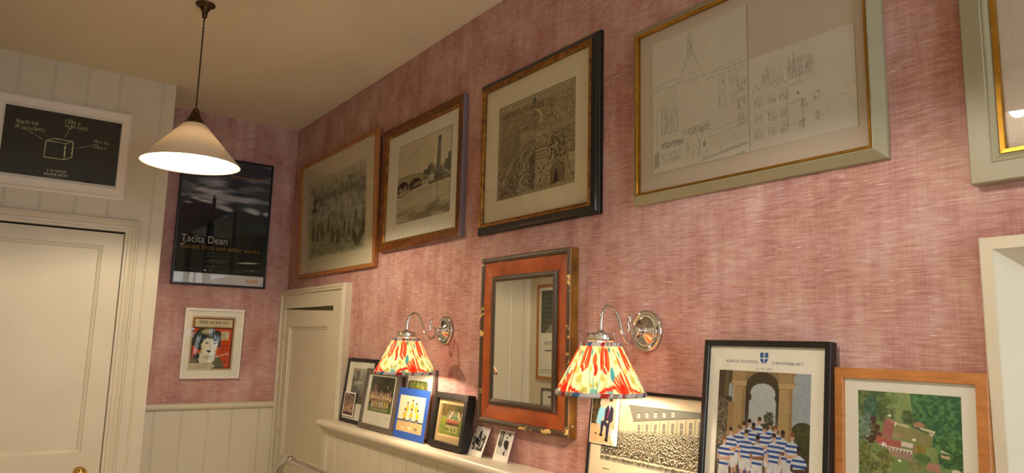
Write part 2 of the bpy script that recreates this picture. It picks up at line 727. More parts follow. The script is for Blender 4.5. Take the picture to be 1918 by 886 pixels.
# ------------------------------------------------------------------ picture builders
def on_right(yc, z0, xb=RW - 0.001, lean=0.0):
    return (xb, yc, z0), (-lean, 0, -PI / 2)


def on_back(xc, z0):
    return (xc, BY - 0.001, z0), (0, 0, 0)


def frame_part(rt, W, H, prof, mats, mi=0, name='frame', inset=0.0, back=True, bevel=0.0):
    return MB().ring(-W / 2 + inset, W / 2 - inset, inset, H - inset, prof, mi, back).build(name, mats, rt, bevel=bevel)


def glass_part(rt, W, H, b, y):
    return MB().box(-W / 2 + b, W / 2 - b, y - 0.001, y + 0.001, b, H - b).build('glass', M['glass'], rt)


def mount_part(rt, x0, x1, z0, z1, hx0, hx1, hz0, hz1, y, m, t=0.002, name='mount'):
    """board with a window cut in it, bevelled edge showing"""
    v = [(x0, y, z0), (x1, y, z0), (x1, y, z1), (x0, y, z1), (hx0, y, hz0), (hx1, y, hz0), (hx1, y, hz1), (hx0, y, hz1)]
    e = t * 0.8
    v += [(hx0 + e, y + t, hz0 + e), (hx1 - e, y + t, hz0 + e), (hx1 - e, y + t, hz1 - e), (hx0 + e, y + t, hz1 - e)]
    f = []
    for j in range(4):
        k = (j + 1) % 4
        f += [(j, k, k + 4, j + 4), (j + 4, k + 4, k + 8, j + 8)]
    return MB().add(v, f).build(name, m, rt)


def board_part(rt, x0, x1, z0, z1, y, m, name='mount', t=0.0012):
    return MB().box(x0, x1, y, y + t, z0, z1).build(name, m, rt)


# ================================================================== STRUCTURE
def S(o, label=None):
    o['kind'] = 'structure'
    if label:
        o['label'] = label
    return o


# right wall with the window opening at its near end
wy0, wy1, wz0, wz1 = -0.60, 0.532, 0.80, 1.733
b = MB()
b.box(RW, RW + 0.12, wy1, BY + 0.12, 0, CH)
b.box(RW, RW + 0.12, RY, wy0, 0, CH)
b.box(RW, RW + 0.12, wy0, wy1, wz1, CH)
b.box(RW, RW + 0.12, wy0, wy1, 0, wz0)
S(b.build('wall_right', M['wp_y']), 'right wall in red and cream woven wallcovering')
S(MB().box(LX, RW, BY, BY + 0.12, 0, CH).build('wall_back', M['wp_x']), 'back wall in woven wallcovering')
b = MB()
b.box(LX - 0.12, 0.10, RY - 0.12, RY, 0, CH)
b.box(1.30, RW + 0.12, RY - 0.12, RY, 0, CH)
b.box(0.10, 1.30, RY - 0.12, RY, 2.45, CH)
b.box(0.10, 1.30, RY - 0.12, RY, 0, 0.80)
S(b.build('wall_rear', M['ceiling']))
b = MB()
b.ring(-0.62, 0.62, 0, 1.69, [(0, 0), (0, 0.02), (0.05, 0.02), (0.055, -0.05), (0.09, -0.055), (0.09, -0.09)])
w2 = S(b.build('window_2', M['white'], None, (0.70, RY, 0.78), (0, 0, PI), fix=False), 'sash window in the wall behind the camera')
b = MB()
b.box(-0.53, 0.53, 0.06, 0.09, 0.82, 0.86)
b.box(-0.015, 0.015, 0.06, 0.09, 0.09, 1.60)
b.build('glazing_bar', M['white'], w2)
MB().box(-0.53, 0.53, 0.072, 0.075, 0.09, 1.60).build('pane', M['glass'], w2)
S(MB().box(LX - 0.12, RW + 0.12, RY - 0.12, BY + 0.12, -0.1, 0).build('floor', M['floor']))
S(MB().box(LX - 0.12, RW + 0.12, RY - 0.12, BY + 0.12, CH, CH + 0.1).build('ceiling', M['ceiling']))


def boards(mb, a0, a1, z0, z1, grooves, f, depth=0.004, gw=0.005):
    """boarded face: f(a, d, z) maps along-wall, depth, height to a point; grooves = positions"""
    xs = [a0]
    for g in grooves:
        xs += [g - gw * 1.6, g - gw * 0.7, g - gw * 0.5, g, g + gw * 0.5, g + gw * 0.7, g + gw * 1.6]
    xs.append(a1)
    dp = [0]
    for g in grooves:
        dp += [0, depth * .8, depth, depth * 1.0, depth, depth * .1, 0]
    dp.append(0)
    v = []
    for x, d in zip(xs, dp):
        v += [f(x, d, z0), f(x, d, z1)]
    fc = [(2 * i, 2 * i + 2, 2 * i + 3, 2 * i + 1) for i in range(len(xs) - 1)]
    mb.add(v, fc)


# left wall, white boards (seen in the mirror)
b = MB()
b.box(LX - 0.12, LX - 0.006, RY, BY, 0, CH)
boards(b, RY, LY, 0, CH, [1.2, 3.05], lambda a, d, z: (LX - d, a, z), 0.002, 0.003)
S(b.build('wall_left', M['white']), 'plain white painted left wall')

# boarded cupboard wall with door 1
dx0, dx1, dz1 = -0.115, 0.4935, 2.040      # door leaf
b = MB()
boards(b, dx1 + 0.06, LEDGE_X, 0, CH, [0.604], lambda a, d, z: (a, LY + d, z))
boards(b, LX, dx1 + 0.06, dz1 + 0.065, CH, [-0.015, 0.127, 0.268, 0.407], lambda a, d, z: (a, LY + d, z))
b.box(LEDGE_X - 0.03, LEDGE_X, LY + 0.001, BY, 0, CH)
b.box(LX, LEDGE_X - 0.03, LY + 0.05, LY + 0.06, 0, CH)
S(b.build('wall_inner', M['white'], fix=False), 'white boarded cupboard wall around the left door')
# architrave of door 1 (three-step moulding, open at the bottom)
b = MB()
AP = [(0, 0.0), (0, 0.022), (0.006, 0.027), (0.012, 0.027), (0.014, 0.020), (0.022, 0.018), (0.034, 0.013), (0.036, 0.015), (0.046, 0.014), (0.050, 0.010), (0.060, 0.009), (0.062, 0.0), (0.062, -0.03)]


def arch3(mb, x0, x1, zt, prof, f, z0=0.0, left=True):
    """architrave up both sides and over the top; f(x, standoff, z)"""
    for i in range(len(prof) - 1):
        (d0, h0), (d1, h1) = prof[i], prof[i + 1]
        v = []
        for d, h in ((d0, h0), (d1, h1)):
            v += [f(x1 - d, h, z0), f(x1 - d, h, zt - d), f(x0 + d, h, zt - d), f(x0 + d, h, z0)]
        mb.add(v, [(0, 1, 5, 4), (1, 2, 6, 5)] + ([(2, 3, 7, 6)] if left else []))


arch3(b, LX - 0.012, 0.5555, 2.105, AP, lambda x, h, z: (x, LY - h, z), left=True)
S(b.build('trim_1', M['white'], bevel=0.0), 'stepped white architrave around the left door')
# door 1 leaf with one recessed panel
b = MB()
fy = LY + 0.004
px0, px1, pz0, pz1 = -0.03, 0.405, 0.985, 1.968
b.add([(dx0, fy, 0.01), (dx1 - 0.003, fy, 0.01), (dx1 - 0.003, fy, dz1 - 0.006), (dx0, fy, dz1 - 0.006),
       (px0, fy, pz0), (px1, fy, pz0), (px1, fy, pz1), (px0, fy, pz1)],
      [(0, 1, 5, 4), (1, 2, 6, 5), (2, 3, 7, 6), (3, 0, 4, 7)])
pp = [(0, 0), (0.003, 0.006), (0.006, 0.006), (0.016, 0.010), (0.018, 0.014)]
for (d0, h0), (d1, h1) in zip(pp[:-1], pp[1:]):
    v = []
    for d, h in ((d0, h0), (d1, h1)):
        v += [(px0 + d, fy + h, pz0 + d), (px1 - d, fy + h, pz0 + d), (px1 - d, fy + h, pz1 - d), (px0 + d, fy + h, pz1 - d)]
    b.add(v, [(j, (j + 1) % 4, (j + 1) % 4 + 4, j + 4) for j in range(4)])
b.add([(px0 + .018, fy + .014, pz0 + .018), (px1 - .018, fy + .014, pz0 + .018), (px1 - .018, fy + .014, pz1 - .018), (px0 + .018, fy + .014, pz1 - .018)], [(0, 1, 2, 3)])
b.box(dx0, dx1 - 0.003, fy + 0.016, fy + 0.03, 0.01, dz1 - 0.006)
b.box(dx1 - 0.003, dx1 - 0.0028, fy, fy + 0.03, 0.01, dz1 - 0.006)
door1 = S(b.build('door_1', M['white'], fix=False), 'white painted cupboard door with one long recessed panel and brass knob')
MB().box(dx0 - 0.01, dx1 + 0.012, fy + 0.031, fy + 0.036, 0, dz1 + 0.012).build('shadow_gap', M['gap'], door1)
kp = [(0.0, -0.062), (0.012, -0.061), (0.022, -0.055), (0.0275, -0.044), (0.026, -0.036), (0.018, -0.028), (0.010, -0.024), (0.009, -0.012), (0.016, -0.007), (0.024, -0.004), (0.026, 0.0), (0, 0)]
k = MB().lathe(kp, 32, 0, (0, 0, 0), 'Y').build('knob', M['brass'], door1, (0.409, fy, 0.898))
k['label'] = 'polished brass knob'

# dado on the back wall
b = MB()
boards(b, LEDGE_X, RW, 0, 1.135, [0.775, 0.915, 1.055, 1.188, 1.341], lambda a, d, z: (a, BY - 0.012 + d, z))
S(b.build('wall_back_panelling', M['white'], fix=False), 'white boarded dado under the back wall covering')
b = MB()
dp = [(0.012, 1.128), (0.016, 1.130), (0.026, 1.136), (0.031, 1.146), (0.030, 1.158), (0.024, 1.165), (0.012, 1.168), (0.0, 1.168)]
v = []
for d, z in dp:
    v += [(LEDGE_X, BY - d, z), (1.417, BY - d, z)]
b.add(v, [(2 * i, 2 * i + 1, 2 * i + 3, 2 * i + 2) for i in range(len(dp) - 1)], 0, True)
S(b.build('trim_2', M['white'], fix=False), 'rounded white dado rail on the back wall')

# door 2: low cupboard door in the right wall by the corner
b = MB()
A2 = [(0, 0.0), (0, 0.036), (0.004, 0.042), (0.014, 0.044), (0.018, 0.038), (0.022, 0.045), (0.030, 0.045)]
o0, o1, o2 = 3.412, 4.396, 1.828
# local: f(x along y, standoff from wall, z)
FR = lambda x, h, z: (RW - h, x, z)
arch3(b, o0, o1, o2, A2, FR)
# flat inner casing between moulding and opening
iy0, iy1, iz1 = 3.562, 4.312, 1.716
bx0, bx1, bzt = o0 + 0.030, o1 - 0.030, o2 - 0.030


def quad(mb, pts):
    mb.add(pts, [(0, 1, 2, 3)])


h = 0.034
quad(b, [FR(bx0, h, bzt), FR(bx1, h, bzt), FR(iy1, h, iz1), FR(iy0, h, iz1)])
quad(b, [FR(bx0, h, 0), FR(bx0, h, bzt), FR(iy0, h, iz1), FR(iy0, h, 0)])
quad(b, [FR(bx1, h, 0), FR(bx1, h, bzt), FR(iy1, h, iz1), FR(iy1, h, 0)])
# steps between moulding and casing, and reveal of the opening
quad(b, [FR(bx0, 0.045, bzt), FR(bx1, 0.045, bzt), FR(bx1, h, bzt), FR(bx0, h, bzt)])
quad(b, [FR(bx0, 0.045, 0), FR(bx0, 0.045, bzt), FR(bx0, h, bzt), FR(bx0, h, 0)])
quad(b, [FR(bx1, 0.045, 0), FR(bx1, 0.045, bzt), FR(bx1, h, bzt), FR(bx1, h, 0)])
quad(b, [FR(iy0, h, iz1), FR(iy1, h, iz1), FR(iy1, 0.001, iz1), FR(iy0, 0.001, iz1)])
quad(b, [FR(iy0, h, 0), FR(iy0, h, iz1), FR(iy0, 0.001, iz1), FR(iy0, 0.001, 0)])
quad(b, [FR(iy1, h, 0), FR(iy1, h, iz1), FR(iy1, 0.001, iz1), FR(iy1, 0.001, 0)])
S(b.build('trim_3', M['white'], fix=False), 'white moulded casing around the low corner door')
b = MB()
fx = RW - 0.027
ly0, ly1 = iy0 + 0.003, iy1 - 0.002
lz_l, lz_r = 1.712, 1.688     # the leaf has dropped: a wedge of shadow above it
P0, P1, Q0, Q1 = 3.645, 4.245, 0.872, 1.612
b.add([(fx, ly0, 0.01), (fx, ly1, 0.01), (fx, ly1, lz_l), (fx, ly0, lz_r), (fx, P0, Q0), (fx, P1, Q0), (fx, P1, Q1), (fx, P0, Q1)],
      [(0, 1, 5, 4), (1, 2, 6, 5), (2, 3, 7, 6), (3, 0, 4, 7)])
pq = [(0, 0), (0.004, 0.0), (0.006, 0.006), (0.018, 0.009), (0.020, 0.013)]
for (d0, h0), (d1, h1) in zip(pq[:-1], pq[1:]):
    v = []
    for d, h_ in ((d0, h0), (d1, h1)):
        v += [(fx + h_, P0 + d, Q0 + d), (fx + h_, P1 - d, Q0 + d), (fx + h_, P1 - d, Q1 - d), (fx + h_, P0 + d, Q1 - d)]
    b.add(v, [(j, (j + 1) % 4, (j + 1) % 4 + 4, j + 4) for j in range(4)])
b.add([(fx + .013, P0 + .02, Q0 + .02), (fx + .013, P1 - .02, Q0 + .02), (fx + .013, P1 - .02, Q1 - .02), (fx + .013, P0 + .02, Q1 - .02)], [(0, 1, 2, 3)])
b.box(fx + 0.015, fx + 0.024, ly0, ly1, 0.01, 1.69)
b.add([(fx, ly0, lz_r), (fx, ly1, lz_l), (fx + .022, ly1, lz_l), (fx + .022, ly0, lz_r)], [(0, 1, 2, 3)])
door2 = S(b.build('door_2', M['white'], fix=False), 'low white cupboard door with recessed panel in the corner of the right wall')
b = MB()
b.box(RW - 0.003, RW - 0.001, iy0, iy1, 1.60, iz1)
b.build('shaded_gap_lining', M['olive'], door2)  # dark olive strip stands for the shade above the dropped leaf
for zz in (1.575, 1.03):
    b = MB()
    b.tube([(fx - 0.004, ly1 + 0.002, zz - 0.035), (fx - 0.004, ly1 + 0.002, zz + 0.035)], 0.0055, 10)
    b.box(fx - 0.0015, fx, ly1 - 0.025, ly1, zz - 0.03, zz + 0.03)
    b.build('hinge', M['white'], door2)

# boxed panelling under the ledge and the ledge itself
BX = 1.372
b = MB()
boards(b, 0.60, 3.455, 0, 1.12, [0.70 + 0.118 * k for k in range(23)], lambda a, d, z: (BX + d, a, z))
b.add([(BX, 3.455, 0), (BX, 3.455, 1.12), (RW - 0.001, 3.455, 1.12), (RW - 0.001, 3.455, 0)], [(0, 1, 2, 3)])
b.box(BX - 0.004, BX, 3.405, 3.457, 0, 1.12)
S(b.build('wall_right_panelling', M['white'], fix=False), 'white boarded box under the picture ledge')
b = MB()
lp = [(BX, 1.098), (BX - 0.006, 1.100), (BX - 0.010, 1.108), (BX - 0.012, 1.118), (BX - 0.024, 1.121), (BX - 0.031, 1.127), (BX - 0.034, 1.136), (BX - 0.032, 1.146), (BX - 0.025, 1.153), (BX - 0.014, LZ), (RW - 0.001, LZ)]
v = []
yA, yB = 0.58, 3.475
for i, (x, z) in enumerate(lp):
    e = BX - x if x < BX else 0
    v += [(x, yA, z), (x, yB - 0.018 + max(e, 0) * 0.9 if i < len(lp) - 1 else yB, z)]
fc = [(2 * i, 2 * i + 2, 2 * i + 3, 2 * i + 1) for i in range(len(lp) - 1)]
b.add(v, fc, 0, True)
ends = [2 * i + 1 for i in range(len(lp))]
# far end returned to the wall
n0 = len(b.v)
ev = [(RW - 0.001, v[i][1] if i != ends[-1] else yB, v[i][2]) for i in ends]
b.add([v[i] for i in ends] + ev, [(i, i + 1, i + 1 + len(ends), i + len(ends)) for i in range(len(ends) - 1)], 0, True)
b.add([v[2 * i] for i in range(len(lp))] + [(RW - 0.001, yA, 1.098)], [tuple(range(len(lp) + 1))])
S(b.build('trim_4', M['white'], fix=True), 'bullnosed white picture ledge along the right wall')

# window at the near end of the right wall
b = MB()
wo0, wo1, wt, wb = wy0 - 0.022, 0.5545, 1.7585, 0.775
prof = [(0, 0.0), (0, 0.020), (0.003, 0.022), (0.022, 0.022), (0.0235, 0.018), (0.050, -0.030), (0.060, -0.032), (0.060, -0.042), (0.075, -0.044), (0.078, -0.060)]
for i in range(len(prof) - 1):
    (d0, h0), (d1, h1) = prof[i], prof[i + 1]
    v = []
    for d, h_ in ((d0, h0), (d1, h1)):
        v += [(RW - h_, wo0 + d, wb + d), (RW - h_, wo1 - d, wb + d), (RW - h_, wo1 - d, wt - d), (RW - h_, wo0 + d, wt - d)]
    b.add(v, [(j, (j + 1) % 4, (j + 1) % 4 + 4, j + 4) for j in range(4)])
w1 = S(b.build('window_1', M['white'], fix=False), 'white splayed window surround with an added shutter that keeps daylight out, at the near end of the right wall')
b = MB()
g0, g1, gz0, gz1 = wo0 + 0.079, wo1 - 0.079, wb + 0.079, wt - 0.079
for (a0, a1, c0, c1) in ((g0, g1, gz0, gz0 + .03), (g0, g1, gz1 - .03, gz1), (g0, g0 + .03, gz0 + .03, gz1 - .03), (g1 - .03, g1, gz0 + .03, gz1 - .03),
                         (g0 + .03, g1 - .03, (gz0 + gz1) / 2 - .015, (gz0 + gz1) / 2 + .015)):
    b.box(RW + 0.058, RW + 0.085, a0, a1, c0, c1)
b.build('sash', M['white'], w1)
MB().box(RW + 0.068, RW + 0.074, g0, g1, gz0, gz1).build('pane', M['glass'], w1)
b = MB()
b.box(RW + 0.092, RW + 0.104, g0 - .05, g1 + .05, gz0 - .05, gz1 + .05)
b.build('added_shutter', M['white'], w1)  # panel added behind the pane to block the daylight


# ================================================================== LAMPS
def pendant(loc, label, watts, col=None, group='cream cone pendant lights'):
    x, y = loc
    rt = root('pendant_lamp', label, 'ceiling lamp', (x, y, CH), group=group)
    rp = [(0, -0.0005), (0.036, -0.0005), (0.037, -0.004), (0.035, -0.008), (0.026, -0.011), (0.021, -0.013), (0.019, -0.020), (0.014, -0.030), (0.010, -0.036), (0.0105, -0.040), (0.0115, -0.043), (0.009, -0.047), (0.009, -0.056), (0.006, -0.060), (0, -0.060)]
    MB().lathe(rp, 32).build('ceiling_rose', M['bronze'], rt)
    b = MB()
    nn = 150
    for ph in (0, PI):
        pts = [(0.0016 * math.cos(ph + k * .55), 0.0016 * math.sin(ph + k * .55), -0.058 - k * (0.375 / nn)) for k in range(nn + 1)]
        b.tube(pts, 0.0021, 6)
    b.build('flex', M['flex'], rt)
    z = -0.43
    hp = [(0, z), (0.007, z), (0.012, z - 0.005), (0.013, z - 0.012), (0.010, z - 0.016), (0.017, z - 0.020), (0.019, z - 0.030), (0.023, z - 0.033), (0.023, z - 0.041), (0.030, z - 0.045), (0.031, z - 0.053), (0.040, z - 0.059), (0.042, z - 0.064), (0.030, z - 0.070), (0, z - 0.070)]
    MB().lathe(hp, 32).build('lamp_holder', M['bronze'], rt)
    zt, zb, rb_ = -0.488, -0.652, 0.180
    sp = [(0.020, zt - 0.002), (0.034, zt), (0.040, zt - 0.004), (0.048, zt - 0.014), (rb_ - 0.002, zb + 0.003), (rb_, zb), (rb_ - 0.003, zb), (0.046, zt - 0.018), (0.036, zt - 0.008), (0.020, zt - 0.006)]
    MB().lathe(sp, 72).build('lamp_shade', M['cone'], rt)
    bb = [(0, -0.505), (0.012, -0.507), (0.014, -0.520), (0.020, -0.532), (0.027, -0.548), (0.028, -0.558), (0.022, -0.574), (0.010, -0.583), (0, -0.585)]
    MB().lathe(bb, 24).build('bulb', M['bulb'], rt)
    ld = bpy.data.lights.new('pendant_light', 'POINT')
    ld.energy = watts
    ld.color = col or WARM_P
    ld.shadow_soft_size = 0.02
    lo = bpy.data.objects.new('pendant_light', ld)
    C.objects.link(lo)
    lo.parent = rt
    lo.location = (0, 0, -0.600)
    return rt


pendant((0.557, 2.904), 'cream cone pendant lamp hanging on a braided flex from the ceiling', PENDANT_W)


# painted pattern of the pleated shades
def shade_canvas():
    c = CV(720, 110, (244, 218, 160), 5)
    RD, OR, OL, TL, DT = (196, 44, 30), (222, 84, 44), (160, 158, 84), (104, 160, 150), (60, 130, 130)
    per = 4
    for k in range(per):
        u0 = k / per
        W_ = 1 / per

        def p(x, y):
            return ((u0 + x * W_) % 1.0, y)

        def e(x, y, rx, ry, col, ang=0, al=1):
            for dx in (0, -1, 1):
                c.ell(u0 + x * W_ + dx, y, rx * W_, ry, col, al, ang)

        def ln(pts, w, col, al=0.95):
            for dx in (0, -1, 1):
                c.line([(u0 + x * W_ + dx, y) for x, y in pts], w * 1.7, col, al)
        # tulip heads
        for tx, ty, sx in ((0.18, 0.22, 1), (0.62, 0.26, -1)):
            e(tx, ty + .06, 0.095, 0.26, RD)
            e(tx + .05 * sx, ty + .02, 0.045, 0.26, OR)
            e(tx - .07 * sx, ty + .02, 0.035, 0.24, OR, 0.04)
            e(tx - .01, ty - .02, 0.008, 0.16, (250, 232, 196))
            e(tx + .085 * sx, ty + .04, 0.02, 0.22, RD)
            for q in range(3):
                e(tx + .02 * q - .02, ty + .16 + .05 * q, 0.012, 0.03, (250, 226, 180))
        # small red berry flower
        e(0.40, 0.30, 0.045, 0.13, OR)
        e(0.43, 0.50, 0.04, 0.12, RD)
        e(0.40, 0.52, 0.012, 0.03, (250, 226, 180))
        # stems
        ln([(0.30, 0.52), (0.36, 0.75), (0.40, 0.97)], 2.2, TL)
        ln([(0.56, 0.50), (0.50, 0.75), (0.46, 0.97)], 2.2, TL)
        ln([(0.40, 0.62), (0.43, 0.97)], 1.6, DT)
        ln([(0.66, 0.60), (0.58, 0.82), (0.52, 0.95)], 2.0, OL)
        ln([(0.12, 0.62), (0.22, 0.80), (0.34, 0.96)], 2.0, OL)
        e(0.43, 0.93, 0.06, 0.08, TL)
        # leaves
        e(0.15, 0.68, 0.06, 0.10, OL, 0.25)
        e(0.33, 0.47, 0.028, 0.08, OL, -0.2)
        e(0.74, 0.58, 0.045, 0.14, DT, 0.15)
        e(0.46, 0.78, 0.03, 0.05, OL, 0.5)
        e(0.38, 0.80, 0.025, 0.05, OL, -0.5)
        e(0.76, 0.10, 0.03, 0.07, DT, 0.4)
        e(0.86, 0.34, 0.05, 0.05, OL)
        e(0.83, 0.44, 0.035, 0.05, (206, 196, 130))
        for lx, ly, rx_, ry_, lc, la in ((.05, .52, .05, .07, OL, .6), (.27, .90, .06, .06, OL, -.4), (.56, .66, .05, .06, OL, .8), (.66, .92, .05, .06, TL, .3), (.90, .62, .035, .10, OR, 0), (.94, .40, .03, .08, TL, -.3), (.50, .12, .035, .07, OL, .2), (.30, .16, .03, .08, TL, -.2)):
            e(lx, ly, rx_, ry_, lc, la)
        # carnation fan
        for q in range(6):
            a = -1.1 + q * 0.30
            ln([(0.86 + 0.02 * q, 0.98), (0.86 + 0.15 * math.sin(a), 0.98 - 0.38 * math.cos(a))], 4.2 - 0.3 * q, RD if q % 2 else OR)
        e(0.88, 0.86, 0.05, 0.10, RD)
        ln([(0.50, 0.98), (0.62, 0.86), (0.74, 0.84)], 5, RD)
        ln([(0.00, 0.86), (0.10, 0.90), (0.24, 0.98)], 4.5, RD)
        ln([(0.93, 0.30), (0.99, 0.60), (1.03, 0.98)], 4.5, OR)
        ln([(0.88, 0.10), (0.93, 0.28)], 3, OR)
        e(0.02, 0.20, 0.03, 0.08, TL)
        e(0.98, 0.16, 0.02, 0.05, OL)
    return c


SH = shade_canvas().down()


def binding_canvas():
    c = CV(360, 10, (188, 182, 180), 9)
    for i in range(26):
        x = c.rnd.random()
        w = c.rnd.uniform(.008, .03)
        col = c.rnd.choice([(168, 40, 36), (168, 40, 36), (150, 36, 40), (60, 100, 140), (140, 136, 110)])
        c.poly([(x, 0), (x + w, 0), (x + w * 1.6, 1), (x + w * .6, 1)], col)
    return c.down()


BD = binding_canvas()


def colour_mesh(me, cols):
    at = me.color_attributes.new('Col', 'FLOAT_COLOR', 'POINT')
    a = np.ones((len(cols), 4), np.float32)
    a[:, :3] = lin_a(np.array(cols))
    at.data.foreach_set('color', a.ravel())


def wall_lamp(y, label):
    """local: origin on the wall at the backplate centre, X = right along the wall, -Y into the room"""
    rt = root('wall_lamp', label, 'wall lamp', (RW - 0.001, y, 1.590), (0, 0, -PI / 2), 'nickel swan-neck wall lamps with pleated floral shades')
    bp = [(0, 0.0), (0.056, 0.0), (0.057, -0.004), (0.055, -0.008), (0.050, -0.010), (0.047, -0.008), (0.046, -0.006), (0.034, -0.011), (0.018, -0.018), (0.012, -0.022), (0.011, -0.032), (0.013, -0.035), (0.013, -0.042), (0.009, -0.045), (0, -0.045)]
    MB().lathe(bp, 48, 0, (0, 0, 0), 'Y').build('backplate', M['chrome'], rt)
    # swan neck in the plane x=0
    path = smooth_path([(0, -0.040, -0.004), (0, -0.050, -0.022), (0, -0.064, -0.034), (0, -0.082, -0.028), (0, -0.096, -0.006), (0, -0.106, 0.022),
                        (0, -0.120, 0.050), (0, -0.138, 0.061), (0, -0.158, 0.054), (0, -0.169, 0.034), (0, -0.1715, 0.010), (0, -0.172, -0.004)], 6)
    arm = MB().tube(path, 0.0048, 14).build('arm', M['chrome'], rt)
    # small scroll above the boss
    sc1 = [(0, -0.040 - 0.030 * math.sin(a) * 0.9, 0.006 + 0.022 * (1 - math.cos(a))) for a in [i * PI / 10 for i in range(0, 9)]]
    b = MB().tube(sc1, 0.003, 10)
    b.tube([(0, -0.069, 0.034), (0, -0.074, 0.018), (0, -0.070, 0.002), (0, -0.078, -0.006)], [0.0025, 0.003, 0.003, 0.002], 10)
    b.lathe([(0, -.005), (.0045, -.003), (.005, 0), (.0045, .003), (0, .005)], 12, 0, (0, -0.071, 0.036))
    b.build('scroll', M['chrome'], rt)
    cx = -0.172
    cup = [(0, -0.002), (0.008, -0.002), (0.009, -0.008), (0.0350, -0.010), (0.036, -0.012), (0.036, -0.030), (0.035, -0.032), (0.010, -0.032), (0.009, -0.060), (0, -0.060)]
    MB().lathe(cup, 36, 0, (0, cx, 0)).build('shade_carrier', M['chrome'], rt)
    # pleated shade
    zt, zb, r0, r1 = -0.040, -0.163, 0.051, 0.114
    NA, NZ = 720, 28
    v = []
    cols = []
    H, W = SH.shape[:2]
    for j in range(NZ + 1):
        t = j / NZ
        r = r0 + (r1 - r0) * (t ** 0.96)
        z = zt - 0.008 + (zb + 0.008 - zt + 0.008 - 0.006) * t if False else zt + (zb - zt) * t
        for i in range(NA):
            a = 2 * PI * i / NA
            pl = (0.0011 + 0.0006 * t) * math.sin(i * 2 * PI / 12) + 0.0006 * math.sin(i * 0.19 + 2 * math.sin(i * .031))
            rr = r + pl
            v.append((rr * math.cos(a), cx + rr * math.sin(a), z))
            cc = SH[min(H - 1, int(t * (H - 1)))][(i * W // NA) % W]
            cols.append(cc)
    f = [(j * NA + i, j * NA + (i + 1) % NA, (j + 1) * NA + (i + 1) % NA, (j + 1) * NA + i) for j in range(NZ) for i in range(NA)]
    mb = MB().add(v, f, 0, True)
    so = mb.build('lamp_shade', M['shade'], rt, fix=False)
    colour_mesh(so.data, cols)
    for nm, zc, rc, hh in (('top_binding', zt, r0, 0.0055), ('bottom_binding', zb, r1, 0.0055)):
        pr = [(rc - 0.0012, zc - hh), (rc + 0.0022, zc - hh * .98), (rc + 0.0030, zc - hh * .4), (rc + 0.0026, zc + hh * .6), (rc + 0.0018, zc + hh), (rc - 0.0012, zc + hh)]
        n = 240
        mb = MB().lathe(pr + [pr[0]], n, 0, (0, cx, 0))
        bo = mb.build(nm, M['paper'], rt, fix=False)
        cl = []
        for q in range(len(pr) + 1):
            for i in range(n):
                cl.append(BD[min(9, int(q * 2.0))][int(i * BD.shape[1] / n)])
        colour_mesh(bo.data, cl)
    # bulb
    bb = [(0, -0.060), (0.010, -0.062), (0.012, -0.072), (0.018, -0.084), (0.0215, -0.096), (0.018, -0.112), (0.008, -0.122), (0, -0.124)]
    MB().lathe(bb, 24, 0, (0, cx, 0)).build('bulb', M['bulb'], rt)
    ld = bpy.data.lights.new('wall_lamp_light', 'POINT')
    ld.energy = SCONCE_W
    ld.color = WARM
    ld.shadow_soft_size = 0.02
    lo = bpy.data.objects.new('wall_lamp_light', ld)
    C.objects.link(lo)
    lo.parent = rt
    lo.location = (0, cx, -0.132)
    return rt


wall_lamp(2.470, 'floral pleated wall lamp over the small photographs, left of the mirror')
wall_lamp(1.390, 'floral pleated wall lamp on the near side of the mirror, above the school photograph')

# chrome towel rail, only its upper far corner shows
rt = root('towel_rail', 'polished nickel towel rail standing in front of the low corner door', 'towel rail', (1.27, 3.25, 0))
b = MB()
ZR = 0.947
pts = [(0, -0.75, ZR)] + [(0, y, ZR) for y in (-0.4, 0.0, 0.30)]
cy_, r_ = 0.355, 0.20
arc = [(0, cy_ + r_ * math.sin(a), ZR - r_ + r_ * math.cos(a)) for a in [i * PI / 20 for i in range(0, 11)]]
b.tube(pts + arc + [(0, cy_ + r_, 0.6), (0, cy_ + r_, 0.012)], 0.0165, 24)
b.build('rail', M['chrome'], rt)
b = MB()
b.tube([(0, -0.75, ZR), (0, -0.79, ZR - .012), (0, -0.81, ZR - .04), (0, -0.81, 0.5), (0, -0.81, 0.012)], 0.0165, 24)
b.build('leg', M['chrome'], rt)
for z in (0.55, 0.25):
    MB().tube([(0, -0.81, z), (0, cy_ + r_, z)], 0.0165, 20).build('rail', M['chrome'], rt)
for y in (0.345,):
    MB().lathe([(0.0165, -0.018), (0.0215, -0.016), (0.0215, -0.010), (0.018, -0.008), (0.018, -0.003), (0.0235, -0.001), (0.0235, 0.006), (0.018, 0.008), (0.018, 0.013), (0.0205, 0.015), (0.0165, 0.018)], 28, 0, (0, y, ZR), 'Y').build('collar', M['chrome'], rt)
for y in (-0.81, cy_ + r_):
    MB().lathe([(0, 0), (0.034, 0), (0.034, 0.006), (0.022, 0.012), (0.017, 0.016), (0, 0.016)], 28, 0, (0, y, 0)).build('foot', M['chrome'], rt)

